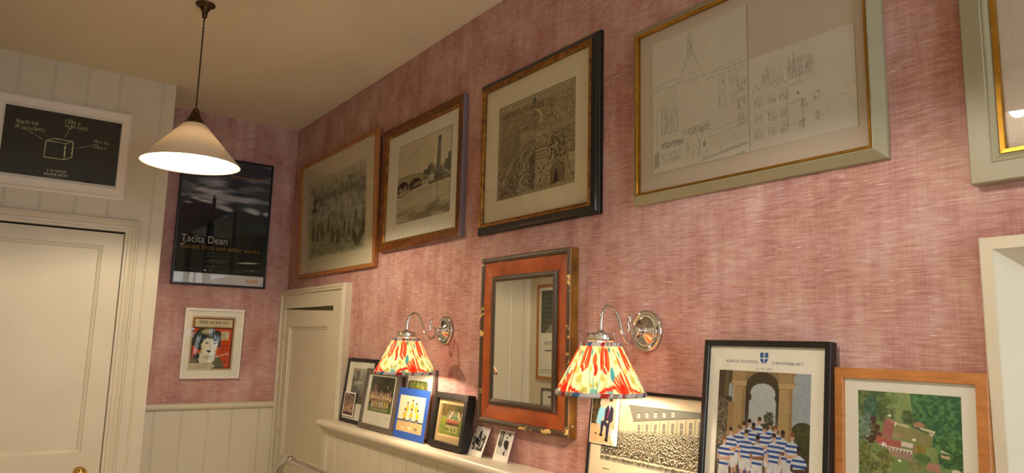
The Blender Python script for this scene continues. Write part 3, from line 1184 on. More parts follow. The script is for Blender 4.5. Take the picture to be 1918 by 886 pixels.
# ================================================================== WALL MIRROR
W, H = 0.497, 0.577
loc, rot = on_right((2.176 + 1.679) / 2, 1.270)
rt = root('wall_mirror', 'mirror in a wide orange-brown veneered frame with chipped gilt edge', 'mirror', loc, rot)
frame_part(rt, W, H, [(0, 0), (0, 0.030), (0.0015, 0.033)], [M['goldside']], 0, 'frame_side')
frame_part(rt, W, H, [(0.0015, 0.033), (0.004, 0.035), (0.010, 0.0352), (0.016, 0.034), (0.019, 0.031), (0.020, 0.028)], [M['chip']], 0, 'outer_moulding', back=False)
frame_part(rt, W, H, [(0.020, 0.030), (0.040, 0.0285), (0.068, 0.024)], [M['veneer']], 0, 'veneered_band', back=False)
frame_part(rt, W, H, [(0.067, 0.024), (0.068, 0.029), (0.071, 0.0335), (0.079, 0.0335), (0.087, 0.031), (0.090, 0.024)], [M['chiprim']], 0, 'inner_rim', back=False)
MB().box(-W / 2 + .08, W / 2 - .08, -0.029, -0.024, .08, H - .08).build('mirror_glass', M['mirror'], rt)
MB().lathe([(0, 0.002), (0.004, 0.0015), (0.005, 0), (0, 0)], 16, 0, (0, 0, 0), 'X').build('screw', M['chrome'], rt, (W / 2, -0.016, 0.035))
# veneer mitre joints
for sx in (-1, 1):
    for sz, zb_ in ((1, 0), (-1, H)):
        x0, z0 = sx * (W / 2 - .022), zb_ + sz * .022
        x1, z1 = sx * (W / 2 - .066), zb_ + sz * .066
        MB().tube([(x0, -0.0303, z0), (x1, -0.0246, z1)], 0.0005, 5).build('mitre_joint', M['chiprim'], rt)
#@ART

# ================================================================== PICTURES ON THE BACK WALL
# seascape exhibition poster
def cv_poster():
    c = CV(260, 375, (40, 46, 50), 3)
    U, V = c.uv()
    n1 = c.fbm(2, 22, 4)
    n2 = c.fbm(5, 40, 4)
    sky = np.clip((n1 - .42) * 3.2, 0, 1)
    band = np.exp(-((V - .22) / .10) ** 2) + .8 * np.exp(-((V - .03) / .05) ** 2) + .6 * np.exp(-((V - .36) / .05) ** 2)
    k = np.clip(sky * band * 1.15 + 0.10, 0, 1)[..., None]
    c.a = np.array([38, 44, 56]) * (1 - k) + np.array([196, 192, 198]) * k
    sea = np.clip((V - .41) / .04, 0, 1)
    s2 = np.clip((n2 - .45) * 2.2, 0, 1)[..., None] * np.clip(1.2 - (V - .42) * 1.8, .25, 1)[..., None]
    seacol = np.array([16, 24, 22]) * (1 - s2 * .5) + np.array([58, 66, 72]) * s2 * .5
    c.a = c.a * (1 - sea[..., None]) + seacol * sea[..., None]
    # cloud bank above the horizon
    c.poly([(0, .42), (0, .335), (.10, .33), (.2, .355), (.34, .37), (.5, .40), (.68, .395), (.82, .42), (1, .43), (1, .46), (0, .46)], (26, 32, 42), .9)
    for (x, y, rx, ry) in ((.46, .385, .09, .016), (.53, .402, .06, .012), (.80, .385, .085, .020), (.84, .40, .05, .014), (.975, .40, .04, .016), (.16, .335, .05, .010), (.27, .352, .06, .010), (.09, .375, .04, .006)):
        c.ell(x, y, rx, ry, (206, 202, 204), .9, .08, .5)
    for i in range(60):
        x, y = c.rnd.random(), c.rnd.uniform(.46, .9)
        c.line([(x, y), (x + .08, y + .002)], .8, (74, 84, 92), .25)
    # lighthouse silhouette
    c.poly([(.345, .56), (.352, .34), (.345, .335), (.347, .318), (.353, .315), (.355, .302), (.368, .295), (.382, .302), (.384, .316), (.392, .32), (.392, .336), (.386, .34), (.396, .56)], (14, 14, 14))
    c.rect(.363, .308, .376, .318, (200, 190, 150))
    # pale streak on the water
    c.ell(.81, .815, .135, .0055, (196, 192, 170), .95, -.06, .3)
    c.ell(.80, .812, .10, .003, (226, 222, 200), .95, -.06, .3)
    for i, w in enumerate((.10, .08, .09, 0, .26, .20, 0, .22, .18)):
        if w:
            y = .752 + i * .0148
            for q in range(int(w * 60)):
                if c.rnd.random() < .85:
                    c.rect(.325 + q / 60, y, .325 + q / 60 + .012, y + .005, (140, 138, 128), .8)
    c.ell(.334, .895, .012, .007, (230, 226, 214))
    c.rect(.36, .892, .41, .898, (150, 148, 136))
    for q in range(14):
        c.rect(.05 + q * .011, .884, .057 + q * .011, .888, (84, 86, 80), .8)
    c.rect(0, .917, 1, 1, (216, 212, 214))
    return c


W, H = 0.524, 0.760
loc, rot = on_back(1.0520, 1.829)
rt = root('framed_poster', 'tall dark seascape exhibition poster in a thin black frame', 'poster', loc, rot)
frame_part(rt, W, H, [(0, 0), (0, .021), (.002, .023), (.011, .023), (.012, .021), (.012, .012)], M['black'])
pw, ph = W - .022, H - .022
sheet('printed_sheet', cv_poster(), pw, ph, rt, 0, .011, -.014)
glass_part(rt, W, H, .011, -.017)
u = lambda a: -pw / 2 + a * pw
q = lambda b_: .011 + ph * (1 - b_)
txt('Tacita Dean', u(.045), q(.683), .043, M['whiteink'], rt, -.0146, pw * .50, thin=-.012)
txt('Recent films and other works', u(.045), q(.733), .027, M['ochreink'], rt, -.0146, pw * .875, thin=-.012)
txt('15 February – 6 May 2001', u(.52), q(.128), .010, M['orangeink'], rt, -.0146, pw * .40)
txt('TATE', u(.795), q(.978), .024, M['orangeink'], rt, -.0150, pw * .135, thin=.02)


# framed sheet music cover: a generic 1930s style portrait
def cv_song():
    c = CV(190, 240, (196, 168, 130), 4)
    cream, dk, orr = (214, 196, 158), (52, 26, 16), (206, 74, 20)
    c.rect(.045, .035, .955, .965, dk)
    # beaded border
    for i in range(70):
        y = .04 + i * .925 / 70
        for x in (.052, .945):
            c.rect(x - .008, y, x + .008, y + .006, (176, 84, 40))
    for i in range(60):
        x = .05 + i * .9 / 60
        for y in (.037, .213, .955):
            c.rect(x, y, x + .007, y + .007, (176, 84, 40))
    c.rect(.075, .055, .925, .205, cream)
    c.rect(.075, .232, .925, .945, orr)
    c.a *= (1 + .10 * (c.fbm(20, 20, 3) - .5))[..., None]
    # shoulders and collar
    c.poly([(.05, .90), (.10, .74), (.20, .68), (.34, .70), (.50, .73), (.66, .74), (.76, .84), (.82, .945), (.05, .945)], (222, 212, 184))
    c.poly([(.05, .90), (.08, .76), (.19, .665), (.25, .72), (.22, .80), (.28, .90), (.20, .88)], (60, 58, 44))
    c.poly([(.60, .74), (.70, .76), (.78, .86), (.82, .945), (.60, .945), (.52, .84)], (112, 104, 84))
    c.poly([(.26, .62), (.30, .83), (.42, .90), (.58, .82), (.60, .66)], (226, 216, 190))
    # hair back
    for (x, y, rx, ry) in ((.36, .36, .26, .15), (.20, .42, .15, .13), (.14, .49, .10, .07), (.58, .40, .13, .14), (.63, .49, .06, .08), (.24, .56, .10, .07)):
        c.ell(x, y, rx, ry, (38, 40, 24))
    # face
    c.poly([(.25, .43), (.34, .36), (.48, .36), (.60, .41), (.63, .52), (.60, .63), (.54, .70), (.46, .735), (.38, .71), (.29, .63), (.25, .53)], (232, 222, 198))
    c.ell(.30, .58, .06, .12, (196, 180, 146), .5, 0, .6)
    c.ell(.58, .62, .05, .08, (200, 186, 152), .5, 0, .6)
    c.ell(.43, .76, .13, .035, (150, 132, 100), .5, 0, .6)
    # hair front waves
    for (x, y, rx, ry, a) in ((.30, .385, .13, .05, -.5), (.46, .345, .16, .05, .15), (.58, .39, .07, .08, .5), (.24, .45, .05, .06, 0), (.43, .39, .06, .022, .4)):
        c.ell(x, y, rx, ry, (40, 40, 24), 1, a)
    for (x, y, rx, ry, a) in ((.12, .52, .05, .035, .5), (.18, .57, .06, .03, -.2), (.09, .45, .05, .03, -.6), (.66, .45, .035, .05, .3), (.67, .54, .03, .03, 0)):
        c.ell(x, y, rx, ry, (70, 68, 40), .9, a)
    for (x0_, y0_) in ((.14, .40), (.20, .36), (.26, .42), (.12, .50), (.60, .36), (.64, .42)):
        c.line([(x0_, y0_), (x0_ + .05, y0_ + .02), (x0_ + .03, y0_ + .05), (x0_ + .07, y0_ + .07)], 1.2, (136, 130, 88), .7)
    for i in range(7):
        c.line([(.20 + i * .055, .30 + .01 * math.sin(i)), (.17 + i * .06, .36), (.16 + i * .07, .41)], 1.4, (170, 162, 122), .7)
    c.ell(.36, .275, .13, .045, (206, 198, 158), .8, -.25, .5)
    c.ell(.16, .44, .05, .03, (120, 116, 76), .8, .3, .5)
    # brows, eyes, nose, mouth
    c.line([(.32, .478), (.37, .458), (.43, .468)], 1.3, (54, 44, 30))
    c.line([(.51, .472), (.57, .462), (.61, .482)], 1.3, (54, 44, 30))
    for ex in (.385, .565):
        c.ell(ex, .502, .042, .017, (60, 50, 36))
        c.ell(ex, .506, .032, .011, (206, 196, 170))
        c.ell(ex, .505, .014, .012, (24, 22, 24))
        c.line([(ex - .045, .50), (ex, .485), (ex + .04, .498)], 1.4, (30, 26, 20))
    c.line([(.485, .52), (.50, .575), (.475, .592)], 1.0, (150, 134, 104), .8)
    c.ell(.47, .593, .018, .005, (120, 100, 80), .8)
    c.poly([(.375, .632), (.41, .626), (.435, .634), (.46, .628), (.50, .645), (.455, .672), (.41, .664)], (40, 26, 44))
    c.line([(.385, .64), (.49, .648)], .8, (120, 90, 100), .8)
    # white box with small lines, label strip
    c.rect(.69, .275, .865, .435, cream)
    for i in range(7):
        c.rect(.71, .29 + i * .02, .71 + c.rnd.uniform(.07, .135), .296 + i * .02, (120, 90, 60))
    c.rect(.0, .865, .535, .985, (206, 190, 156))
    c.line([(.0, .865), (.535, .865), (.535, .985)], .8, (120, 96, 70))
    for i in range(5):
        c.rect(.12 + .02 * i, .88 + i * .018, .45 - .01 * i, .886 + i * .018, (150, 130, 104), .8)
    c.rect(.50, .187, .80, .193, (70, 50, 40), .8)
    for i in range(28):
        c.rect(.20 + i * .011, .178, .206 + i * .011, .183, (150, 120, 90), .8)
    return c


W, H = 0.323, 0.397
loc, rot = on_back(1.0415, 1.303)
rot = (0.05, 0, 0)     # hangs a little forward at the top
rt = root('framed_sheet_music', 'small white framed song sheet cover with orange ground and portrait, below the dark poster', 'framed print', loc, rot)
frame_part(rt, W, H, [(0, 0), (0, .020), (.002, .022), (.012, .022), (.014, .020), (.014, .010)], M['whiteframe'])
mount_part(rt, -W / 2 + .012, W / 2 - .012, .012, H - .012, -.1225, .1185, .046, .353, -.012, M['ivory'])
pw, ph = .2405, .306
sheet('printed_sheet', cv_song(), pw, ph, rt, -.002, .0465, -.0105)
glass_part(rt, W, H, .012, -.0150)
u = lambda a: -.002 - pw / 2 + a * pw
q = lambda b_: .0465 + ph * (1 - b_)
y_ = -.0111
txt('SING AS WE GO', u(.165), q(.140), .0165, M['ink'], rt, y_, pw * .665, thin=.008)
txt('GRACIE FIELDS', u(.625), q(.592), .0075, M['purpleink'], rt, y_, pw * .30, rot=.20, thin=.01)
txt('BASIL DEAN', u(.66), q(.648), .0065, M['purpleink'], rt, y_, pw * .26, rot=.20)
txt('SING AS WE GO', u(.455), q(.800), .0105, M['whiteink'], rt, y_, pw * .46, rot=.27, thin=.012)
txt('6', u(.79), q(.865), .0190, M['purpleink'], rt, y_, thin=.01)
txt('D', u(.87), q(.825), .006, M['purpleink'], rt, y_)

# chalk cube poster on the boarded wall
W, H = 0.586, 0.446
rt = root('framed_poster', 'white framed black poster with a chalk cube drawing above the left door', 'poster', (0.186, LY - .001, 2.200), (0, 0, 0))
frame_part(rt, W, H, [(0, 0), (.012, .004), (.012, .024), (.014, .027), (.050, .027), (.052, .022), (.052, .012)], M['whiteframe'])
bx0, bx1, bz0, bz1 = -0.238, 0.242, 0.063, 0.387
MB().box(bx0 - .004, bx1 + .004, -.014, -.012, bz0 - .004, bz1 + .004).build('black_sheet', M['board'], rt)
mount_part(rt, -W / 2 + .050, W / 2 - .050, .050, H - .050, bx0, bx1, bz0, bz1, -.0165, M['ivory'])
glass_part(rt, W, H, .050, -.019)
bw, bh = bx1 - bx0, bz1 - bz0
u = lambda a: bx0 + a * bw
q = lambda b_: bz1 - b_ * bh


def chalk(pts, r, m='chalk', name='chalk_line'):
    rn = random.Random(len(pts) + int(pts[0][0] * 1000))
    P = []
    for (a, b1), (c_, d) in zip(pts[:-1], pts[1:]):
        for k_ in range(10):
            t = k_ / 10
            P.append((u(a + (c_ - a) * t) + rn.gauss(0, .0006), -.0142, q(b1 + (d - b1) * t) + rn.gauss(0, .0006)))
    P.append((u(pts[-1][0]), -.0142, q(pts[-1][1])))
    return P, r


mb = MB()
for pts, r in (([(.36, .446), (.526, .449), (.527, .697), (.357, .694), (.36, .446)], .0021),
               ([(.36, .446), (.419, .398), (.587, .400), (.526, .449)], .0019), ([(.587, .400), (.589, .641), (.527, .697)], .0021), ([(.415, .405), (.47, .40)], .0028), ([(.52, .50), (.528, .66)], .003), ([(.588, .44), (.588, .62)], .0028)):
    P, r = chalk(pts, r)
    mb.tube(P, r, 5)
mb.build('chalk_cube', M['chalk'], rt)
for pts in ([(.185, .326), (.334, .438)], [(.551, .206), (.511, .356)], [(.757, .414), (.615, .505)]):
    P, r = chalk(pts, .0009)
    MB().tube(P, r, 4).build('chalk_pointer', M['chalk'], rt)


def hand(s, x, z, w, h_, rotz=0.0):
    """hand-lettered word: each letter slightly out of line"""
    rn = random.Random(len(s) * 7)
    n = len(s)
    for i_, ch in enumerate(s):
        if ch != ' ':
            txt(ch, u(x) + bw * w * i_ / n, q(z) + rn.gauss(0, .0016) - rotz * i_, h_ * bh * rn.uniform(.85, 1.15), M['chalk'], rt, -.0148, rot=rn.gauss(0, .12), thin=-.004, shear=.1, name='chalk_letter')


hand('Βαγγέλης', .096, .245, .190, .046)
hand('Βλαχοδήμος', .093, .325, .245, .044)
hand('Πάρις', .497, .130, .135, .052)
hand('Χαβιάρας', .497, .205, .21, .048)
hand('Tacita', .757, .366, .145, .048)
hand('Dean', .765, .452, .12, .054)
txt('8 · 23  ΜΑΡΤΙΟΥ', u(.395), q(.896), .0095, M['chalkp'], rt, -.0146, bw * .165, thin=.01)
txt('GALERIE ΑΡΤΙΟ', u(.372), q(.948), .0090, M['chalkp'], rt, -.0146, bw * .20, thin=.01)
mb = MB()
mb.box(u(.39), u(.54), -.0145, -.0141, q(.972), q(.966))
mb.build('small_print', M['greyink'], rt)


# ================================================================== PICTURES ON THE RIGHT WALL
INK = [(52, 46, 40), (70, 62, 54), (36, 32, 30)]


# faint grey-green watercolour of a crowded riverside, pale leather-brown frame
def cv_wash():
    c = CV(330, 190, (214, 204, 178), 11)
    U, V = c.uv()
    n = c.fbm(10, 8, 5)
    edge = np.clip(np.minimum(np.minimum((U - .02) / .10, (1.0 - U) / .04), np.minimum((V - .02) / .14, (1.0 - V) / .05)) + (n - .5) * 1.1, 0, 1)
    c.mixm(edge * (.22 + .42 * np.clip((n - .35) * 2.4, 0, 1)), (140, 134, 108))
    n2 = c.fbm(24, 20, 4)
    c.mixm(edge * np.clip((n2 - .52) * 5, 0, .42), (104, 104, 84))
    c.mixm(np.clip(edge * np.clip((.5 - c.fbm(20, 16, 4)) * 5, 0, .7) * np.clip((V - .45) * 3, 0, 1), 0, 1), (176, 176, 140))
    hz = np.exp(-((V - .27) / .05) ** 2) * edge
    c.mixm(hz * .35, (90, 86, 74))
    # four pale streets running down, converging
    for x0_, x1_, y0_ in ((.44, .57, .22), (.60, .62, .10), (.74, .67, .14), (.90, .77, .30)):
        c.line([(x0_, y0_), ((x0_ + x1_) / 2, .50), (x1_, .80)], 3.4, (184, 176, 146), .75)
        c.line([(x0_ + .012, y0_), ((x0_ + x1_) / 2 + .012, .50), (x1_ + .012, .80)], 1.2, (70, 66, 56), .55)
    for i in range(10):
        x = .08 + i * .095 + c.rnd.uniform(-.02, .02)
        y = c.rnd.uniform(.55, .72)
        w = c.rnd.uniform(.03, .06)
        c.poly([(x, y), (x + w, y - .03), (x + w, y + .13), (x, y + .16)], (88, 82, 64), .55)
        c.poly([(x, y), (x + w / 2, y - .08), (x + w, y - .03)], (130, 122, 96), .6)
    c.poly([(.80, .74), (.88, .84), (.99, .70), (.99, .82), (.88, .97), (.80, .86)], (84, 74, 58), .6)
    # church spire at upper left
    c.poly([(.10, .42), (.105, .30), (.125, .16), (.145, .30), (.15, .42)], (66, 62, 56), .7)
    c.rect(.085, .36, .17, .41, (74, 70, 60), .6)
    c.strokes(650, (.06, .12, .97, .96), .022, lambda x, y: c.rnd.choice([1.57, .1, -.4, 2.6]), .9, [(64, 60, 50), (90, 86, 70), (52, 52, 44), (196, 190, 156)], .6)
    for i in range(60):
        x, y = c.rnd.uniform(.05, .97), c.rnd.uniform(.62, .95)
        c.ell(x, y, .006, .016, c.rnd.choice([(58, 60, 46), (178, 176, 140), (104, 108, 78)]), .7)
    return c


W, H = 1.050, 0.676
rt = root('framed_watercolour', 'faded grey-green city watercolour in a narrow light brown frame, nearest the corner', 'framed picture', *on_right(3.650, 1.889, RW - .003, -.031))
frame_part(rt, W, H, [(0, 0), (0, .018), (.002, .021), (.018, .021), (.021, .018), (.021, .008)], M['oak'])
board_part(rt, -W / 2 + .018, W / 2 - .018, .018, H - .018, -.0112, M['cream'])
sheet('watercolour', cv_wash(), .80, .455, rt, .005, .100, -.0118)
glass_part(rt, W, H, .018, -.014)


# river bridge and tall chimney, ink and wash
def cv_bridge():
    c = CV(240, 190, (222, 208, 180), 12)
    U, V = c.uv()
    n = c.fbm(4, 8, 5)
    c.mixm(np.clip((n - .45) * 1.3, 0, .3) * (V < .5), (184, 176, 150))
    wat = np.clip((V - .60) / .05, 0, 1)
    c.mixm(wat * (.25 + .45 * np.clip((c.fbm(3, 14, 5) - .42) * 3, 0, 1)), (180, 170, 140))
    low = np.clip((V - .84) / .08, 0, 1)
    c.mixm(low * np.clip((c.fbm(4, 18, 4) - .38) * 3.4, 0, .7), (126, 116, 90))
    # bridge deck and two arches
    c.poly([(0, .42), (.22, .41), (.50, .44), (.50, .585), (.25, .60), (.24, .575), (0, .66)], (176, 166, 126))
    for (ax, ar, aw) in ((.115, .49, .115), (.365, .485, .115)):
        P = [(ax - aw, .62), (ax - aw, .555)] + [(ax - aw * math.cos(t), .56 - .075 * math.sin(t)) for t in [i * PI / 12 for i in range(13)]] + [(ax + aw, .60)]
        c.poly(P, (62, 50, 44))
        c.line(P[1:-1], 1.4, (40, 32, 28))
    for (x, y) in ((.07, .58), (.17, .57), (.13, .60)):
        c.ell(x, y, .035, .03, (188, 176, 150), .8)
    c.poly([(.28, .60), (.34, .55), (.46, .53), (.48, .57), (.36, .585)], (176, 168, 130), .9)
    c.line([(0, .655), (.10, .665), (.24, .615)], 2.0, (44, 34, 30))
    c.line([(.26, .61), (.40, .60), (.62, .575), (.62, .61)], 1.6, (56, 46, 40), .9)
    c.line([(0, .435), (.22, .42), (.5, .45)], 1.0, (110, 98, 76), .8)
    c.rect(.50, .46, .62, .55, (128, 124, 98), .7)
    # skyline
    for x, y, w, h_ in ((.52, .42, .10, .05), (.60, .38, .05, .12), (.64, .36, .04, .10), (.68, .40, .05, .10), (.83, .43, .08, .08), (.90, .38, .05, .12), (.95, .31, .05, .22), (.72, .46, .13, .12)):
        c.rect(x, y, x + w, y + h_, c.rnd.choice([(120, 112, 96), (96, 90, 80), (150, 142, 118)]), .85)
        c.line([(x, y + h_), (x, y), (x + w, y), (x + w, y + h_)], .9, INK[0], .8)
    for x, h_ in ((.33, .10), (.31, .07), (.43, .09), (.40, .05)):
        c.line([(x, .41), (x, .41 - h_)], .7, (96, 84, 70), .8)
    for i in range(5):
        c.rect(.957, .34 + i * .038, .995, .355 + i * .038, (50, 42, 40))
    # chimney
    c.poly([(.752, .455), (.770, .075), (.778, .062), (.812, .062), (.816, .075), (.820, .455)], (138, 128, 116))
    c.poly([(.752, .455), (.770, .075), (.780, .065), (.785, .455)], (84, 76, 72), .85)
    c.rect(.768, .062, .818, .10, (70, 62, 60), .8)
    c.line([(.752, .455), (.770, .07)], 1.0, INK[0])
    c.line([(.820, .455), (.815, .07)], .9, INK[0])
    c.strokes(170, (.70, .50, .98, .60), .03, .6, 1.0, INK, .9)
    c.strokes(60, (.52, .42, .74, .56), .02, 1.5, .9, INK, .8)
    c.poly([(.62, .575), (1, .585), (1, .60), (.66, .62), (.62, .61)], (120, 98, 76), .8)
    c.line([(.62, .61), (1, .60)], 1.2, INK[0], .8)
    # reflection
    for i in range(14):
        c.line([(.76 + .006 * math.sin(i), .64 + i * .017), (.80, .643 + i * .017)], 1.8, (122, 112, 92), .55)
    c.ell(.72, .87, .10, .03, (104, 96, 74), .6, -.3, .7)
    c.strokes(26, (.30, .14, .62, .28), .07, -.2, 1.5, [(170, 162, 138)], .4)
    c.strokes(30, (.02, .84, .9, .97), .14, -.05, 3.0, [(112, 100, 74), (140, 130, 100)], .5)
    c.strokes(12, (.86, .90, .97, .95), .02, .2, .8, INK, .8)
    return c


W, H = 0.724, 0.581
rt = root('framed_drawing', 'ink and wash of a river bridge and tall chimney in a broad mid brown frame', 'framed picture', *on_right(2.7185, 1.950))
frame_part(rt, W, H, [(0, 0), (0, .0235), (.001, .025)], M['mauveside'], name='frame_side')
frame_part(rt, W, H, [(0, .025), (.001, .0252), (.012, .0245), (.032, .0215), (.034, .0205)], M['walnut'], back=False)
frame_part(rt, W, H, [(.0335, .020), (.034, .0230), (.0365, .0235), (.0385, .0212), (.041, .0205), (.045, .0170), (.045, .010)], M['giltdull'], name='gilt_slip', back=False)
mount_part(rt, -W / 2 + .043, W / 2 - .043, .043, H - .043, -.214, .262, .116, .478, -.0125, M['ivory'], t=.0006)
sheet('ink_drawing', cv_bridge(), .470, .357, rt, .024, .1185, -.0128)
glass_part(rt, W, H, .0445, -.0165)


# bird's eye engraving of a city
def cv_city():
    c = CV(300, 242, (178, 158, 122), 13)
    U, V = c.uv()
    n = c.fbm(6, 6, 5)
    c.mixm(np.clip((n - .4) * 1.5, 0, .3), (150, 130, 98))
    lt, dk = (196, 176, 138), (58, 46, 34)
    IK = [dk, (84, 68, 52), (44, 36, 28)]
    # title ribbon
    c.poly([(.10, .055), (.14, .02), (.92, .02), (.95, .05), (.90, .075), (.14, .085)], (186, 168, 130))
    c.line([(.10, .055), (.14, .02), (.92, .02), (.95, .05), (.90, .075), (.14, .085), (.10, .055)], .7, dk, .6)
    for i in range(26):
        x = .19 + i * .027
        if .47 < x < .53:
            continue
        c.line([(x, .062), (x + .009, .036), (x + .012, .060), (x + .02, .045)], .7, dk, .7)
    # hills
    c.strokes(420, (.02, .10, .60, .17), .035, lambda x, y: -.2 + c.rnd.gauss(0, .2), .8, IK, .6)
    c.strokes(560, (.50, .10, .99, .40), .02, lambda x, y: c.rnd.choice([.9, -.7, 1.57, .2]), .9, IK, .75)
    for i in range(42):
        x, y = c.rnd.uniform(.55, .97), c.rnd.uniform(.12, .42)
        w = c.rnd.uniform(.012, .03)
        c.poly([(x, y), (x + w / 2, y - w * .9), (x + w, y), (x + w, y + w), (x, y + w)], lt, .8)
        c.line([(x, y + w), (x, y), (x + w / 2, y - w * .9), (x + w, y), (x + w, y + w)], .8, dk, .9)
    # river meadow curve
    c.strokes(520, (.02, .18, .52, .36), .06, lambda x, y: -.35 + .5 * (x - .2), .7, IK, .45)
    c.poly([(.46, .15), (.56, .17), (.61, .24), (.60, .33), (.565, .33), (.57, .25), (.53, .19)], lt, .9)
    c.line([(.46, .15), (.56, .17), (.61, .24), (.60, .33)], .9, dk)
    c.line([(.02, .355), (.30, .35), (.52, .36)], 1.0, dk, .8)
    # field on the left
    c.strokes(700, (.02, .37, .30, .66), .05, lambda x, y: -.75 + c.rnd.gauss(0, .12), .7, IK, .5)
    c.strokes(380, (.02, .66, .26, .96), .04, lambda x, y: -.8 + c.rnd.gauss(0, .3), .9, IK, .7)
    # streets
    for (a0, a1, a2, a3, w_) in ((.30, .49, .06, .84, .035), (.39, .47, .30, .95, .045), (.46, .48, .44, .96, .03), (.665, .47, .72, .97, .03)):
        c.poly([(a0, a1), (a0 + w_ * .3, a1), (a2 + w_ * 1.6, a3), (a2, a3)], lt, .9)
        c.line([(a0, a1), (a2, a3)], 1.1, dk, .9)
        c.line([(a0 + w_ * .3, a1), (a2 + w_ * 1.6, a3)], 1.1, dk, .9)
    # rows of houses
    for i in range(150):
        t = c.rnd.random()
        y = .44 + .5 * t
        x = c.rnd.uniform(.42 - .36 * t, .68 + .06 * t)
        w = .010 + .014 * t
        c.poly([(x, y), (x + w * .5, y - w), (x + w, y), (x + w, y + w * 1.4), (x, y + w * 1.4)], c.rnd.choice([lt, (150, 132, 100), (120, 104, 80)]), .85)
        c.line([(x, y + w * 1.4), (x, y), (x + w * .5, y - w), (x + w, y)], .8, dk, .85)
    c.strokes(800, (.22, .46, .72, .96), .018, lambda x, y: c.rnd.choice([1.5, 1.7, .1]), 1.0, IK, .7)
    c.poly([(.46, .62), (.53, .60), (.50, .95), (.44, .95)], (52, 44, 34), .5)
    # large house with rows of windows
    c.rect(.525, .575, .655, .70, lt)
    for i in range(6):
        for j in range(3):
            c.rect(.535 + i * .02, .598 + j * .034, .545 + i * .02, .618 + j * .034, dk)
    c.line([(.52, .575), (.66, .575)], 1.6, dk)
    c.rect(.52, .44, .60, .485, lt)
    for i in range(6):
        c.rect(.526 + i * .012, .455, .532 + i * .012, .475, dk)
    c.poly([(.535, .72), (.70, .72), (.71, .92), (.53, .94)], lt, .85)
    for i in range(70):
        x, y = c.rnd.uniform(.54, .70), c.rnd.uniform(.73, .94)
        c.ell(x, y, .004, .008, dk, .9)
    for i in range(60):
        x, y = c.rnd.uniform(.32, .50), c.rnd.uniform(.70, .96)
        c.ell(x, y, .005, .010, c.rnd.choice([dk, lt]), .9)
    # gardens on the right
    c.poly([(.72, .50), (.80, .52), (.81, .68), (.73, .76), (.68, .66)], lt, .7)
    c.line([(.72, .50), (.80, .52), (.81, .68), (.73, .76)], 1.0, dk)
    c.strokes(360, (.70, .44, .99, .72), .04, lambda x, y: .05 + c.rnd.gauss(0, .15), .8, IK, .6)
    for i in range(50):
        c.ell(c.rnd.uniform(.68, .9), c.rnd.uniform(.46, .72), .011, .014, (70, 60, 44), .6)
    c.poly([(.72, .80), (.80, .74), (.87, .80), (.87, .93), (.72, .96)], (142, 124, 94))
    c.line([(.72, .80), (.80, .74), (.87, .80), (.87, .93), (.72, .96), (.72, .80)], 1.0, dk)
    c.poly([(.74, .95), (.78, .80), (.81, .94)], (56, 46, 36))
    c.poly([(.90, .70), (.99, .70), (.99, .90), (.95, .88)], lt)
    c.line([(.90, .70), (.99, .70), (.99, .90), (.95, .88), (.90, .70)], .9, dk)
    c.strokes(260, (.72, .72, .99, .97), .02, .3, .9, IK, .6)
    c.strokes(200, (.04, .72, .30, .97), .02, 1.2, 1.4, IK, .8)
    # communication tower in bluish ink
    c.line([(.499, .015), (.499, .11)], 1.4, (56, 58, 76))
    c.line([(.499, .11), (.503, .96)], .9, (70, 66, 76), .8)
    c.line([(.507, .11), (.512, .96)], .7, (90, 84, 84), .6)
    for dy, w in ((.055, .018), (.070, .026), (.085, .026), (.100, .018)):
        c.ell(.500, dy, w, .006, (64, 66, 90))
    c.line([(.01, .01), (.99, .01), (.99, .99), (.01, .99), (.01, .01)], 1.0, dk, .7)
    return c


W, H = 0.668, 0.583
rt = root('framed_engraving', 'bird\'s eye city engraving with cream mount in a black and gold frame', 'framed picture', *on_right(1.906, 1.940))
frame_part(rt, W, H, [(0, 0), (0, .012), (.003, .016), (.007, .017), (.012, .022), (.024, .029), (.025, .027)], M['black'])
frame_part(rt, W, H, [(.0245, .026), (.0255, .030), (.029, .0305), (.031, .027), (.034, .0265), (.036, .029), (.039, .0275), (.040, .022), (.040, .012)], M['giltdull'], name='gilt_slip', back=False)
mount_part(rt, -W / 2 + .038, W / 2 - .038, .038, H - .038, -.2165, .2195, .1145, .4665, -.0145, M['cream'])
sheet('engraving', cv_city(), .439, .355, rt, .0015, .113, -.0128)
glass_part(rt, W, H, .0395, -.020)


# two overlapping sheets of a pencil sketch, large sage and gilt frame
def arch_sheet(cv, seed, fn):
    fn(cv)
    return cv


PEN = [(128, 120, 112), (144, 136, 126), (112, 106, 98)]


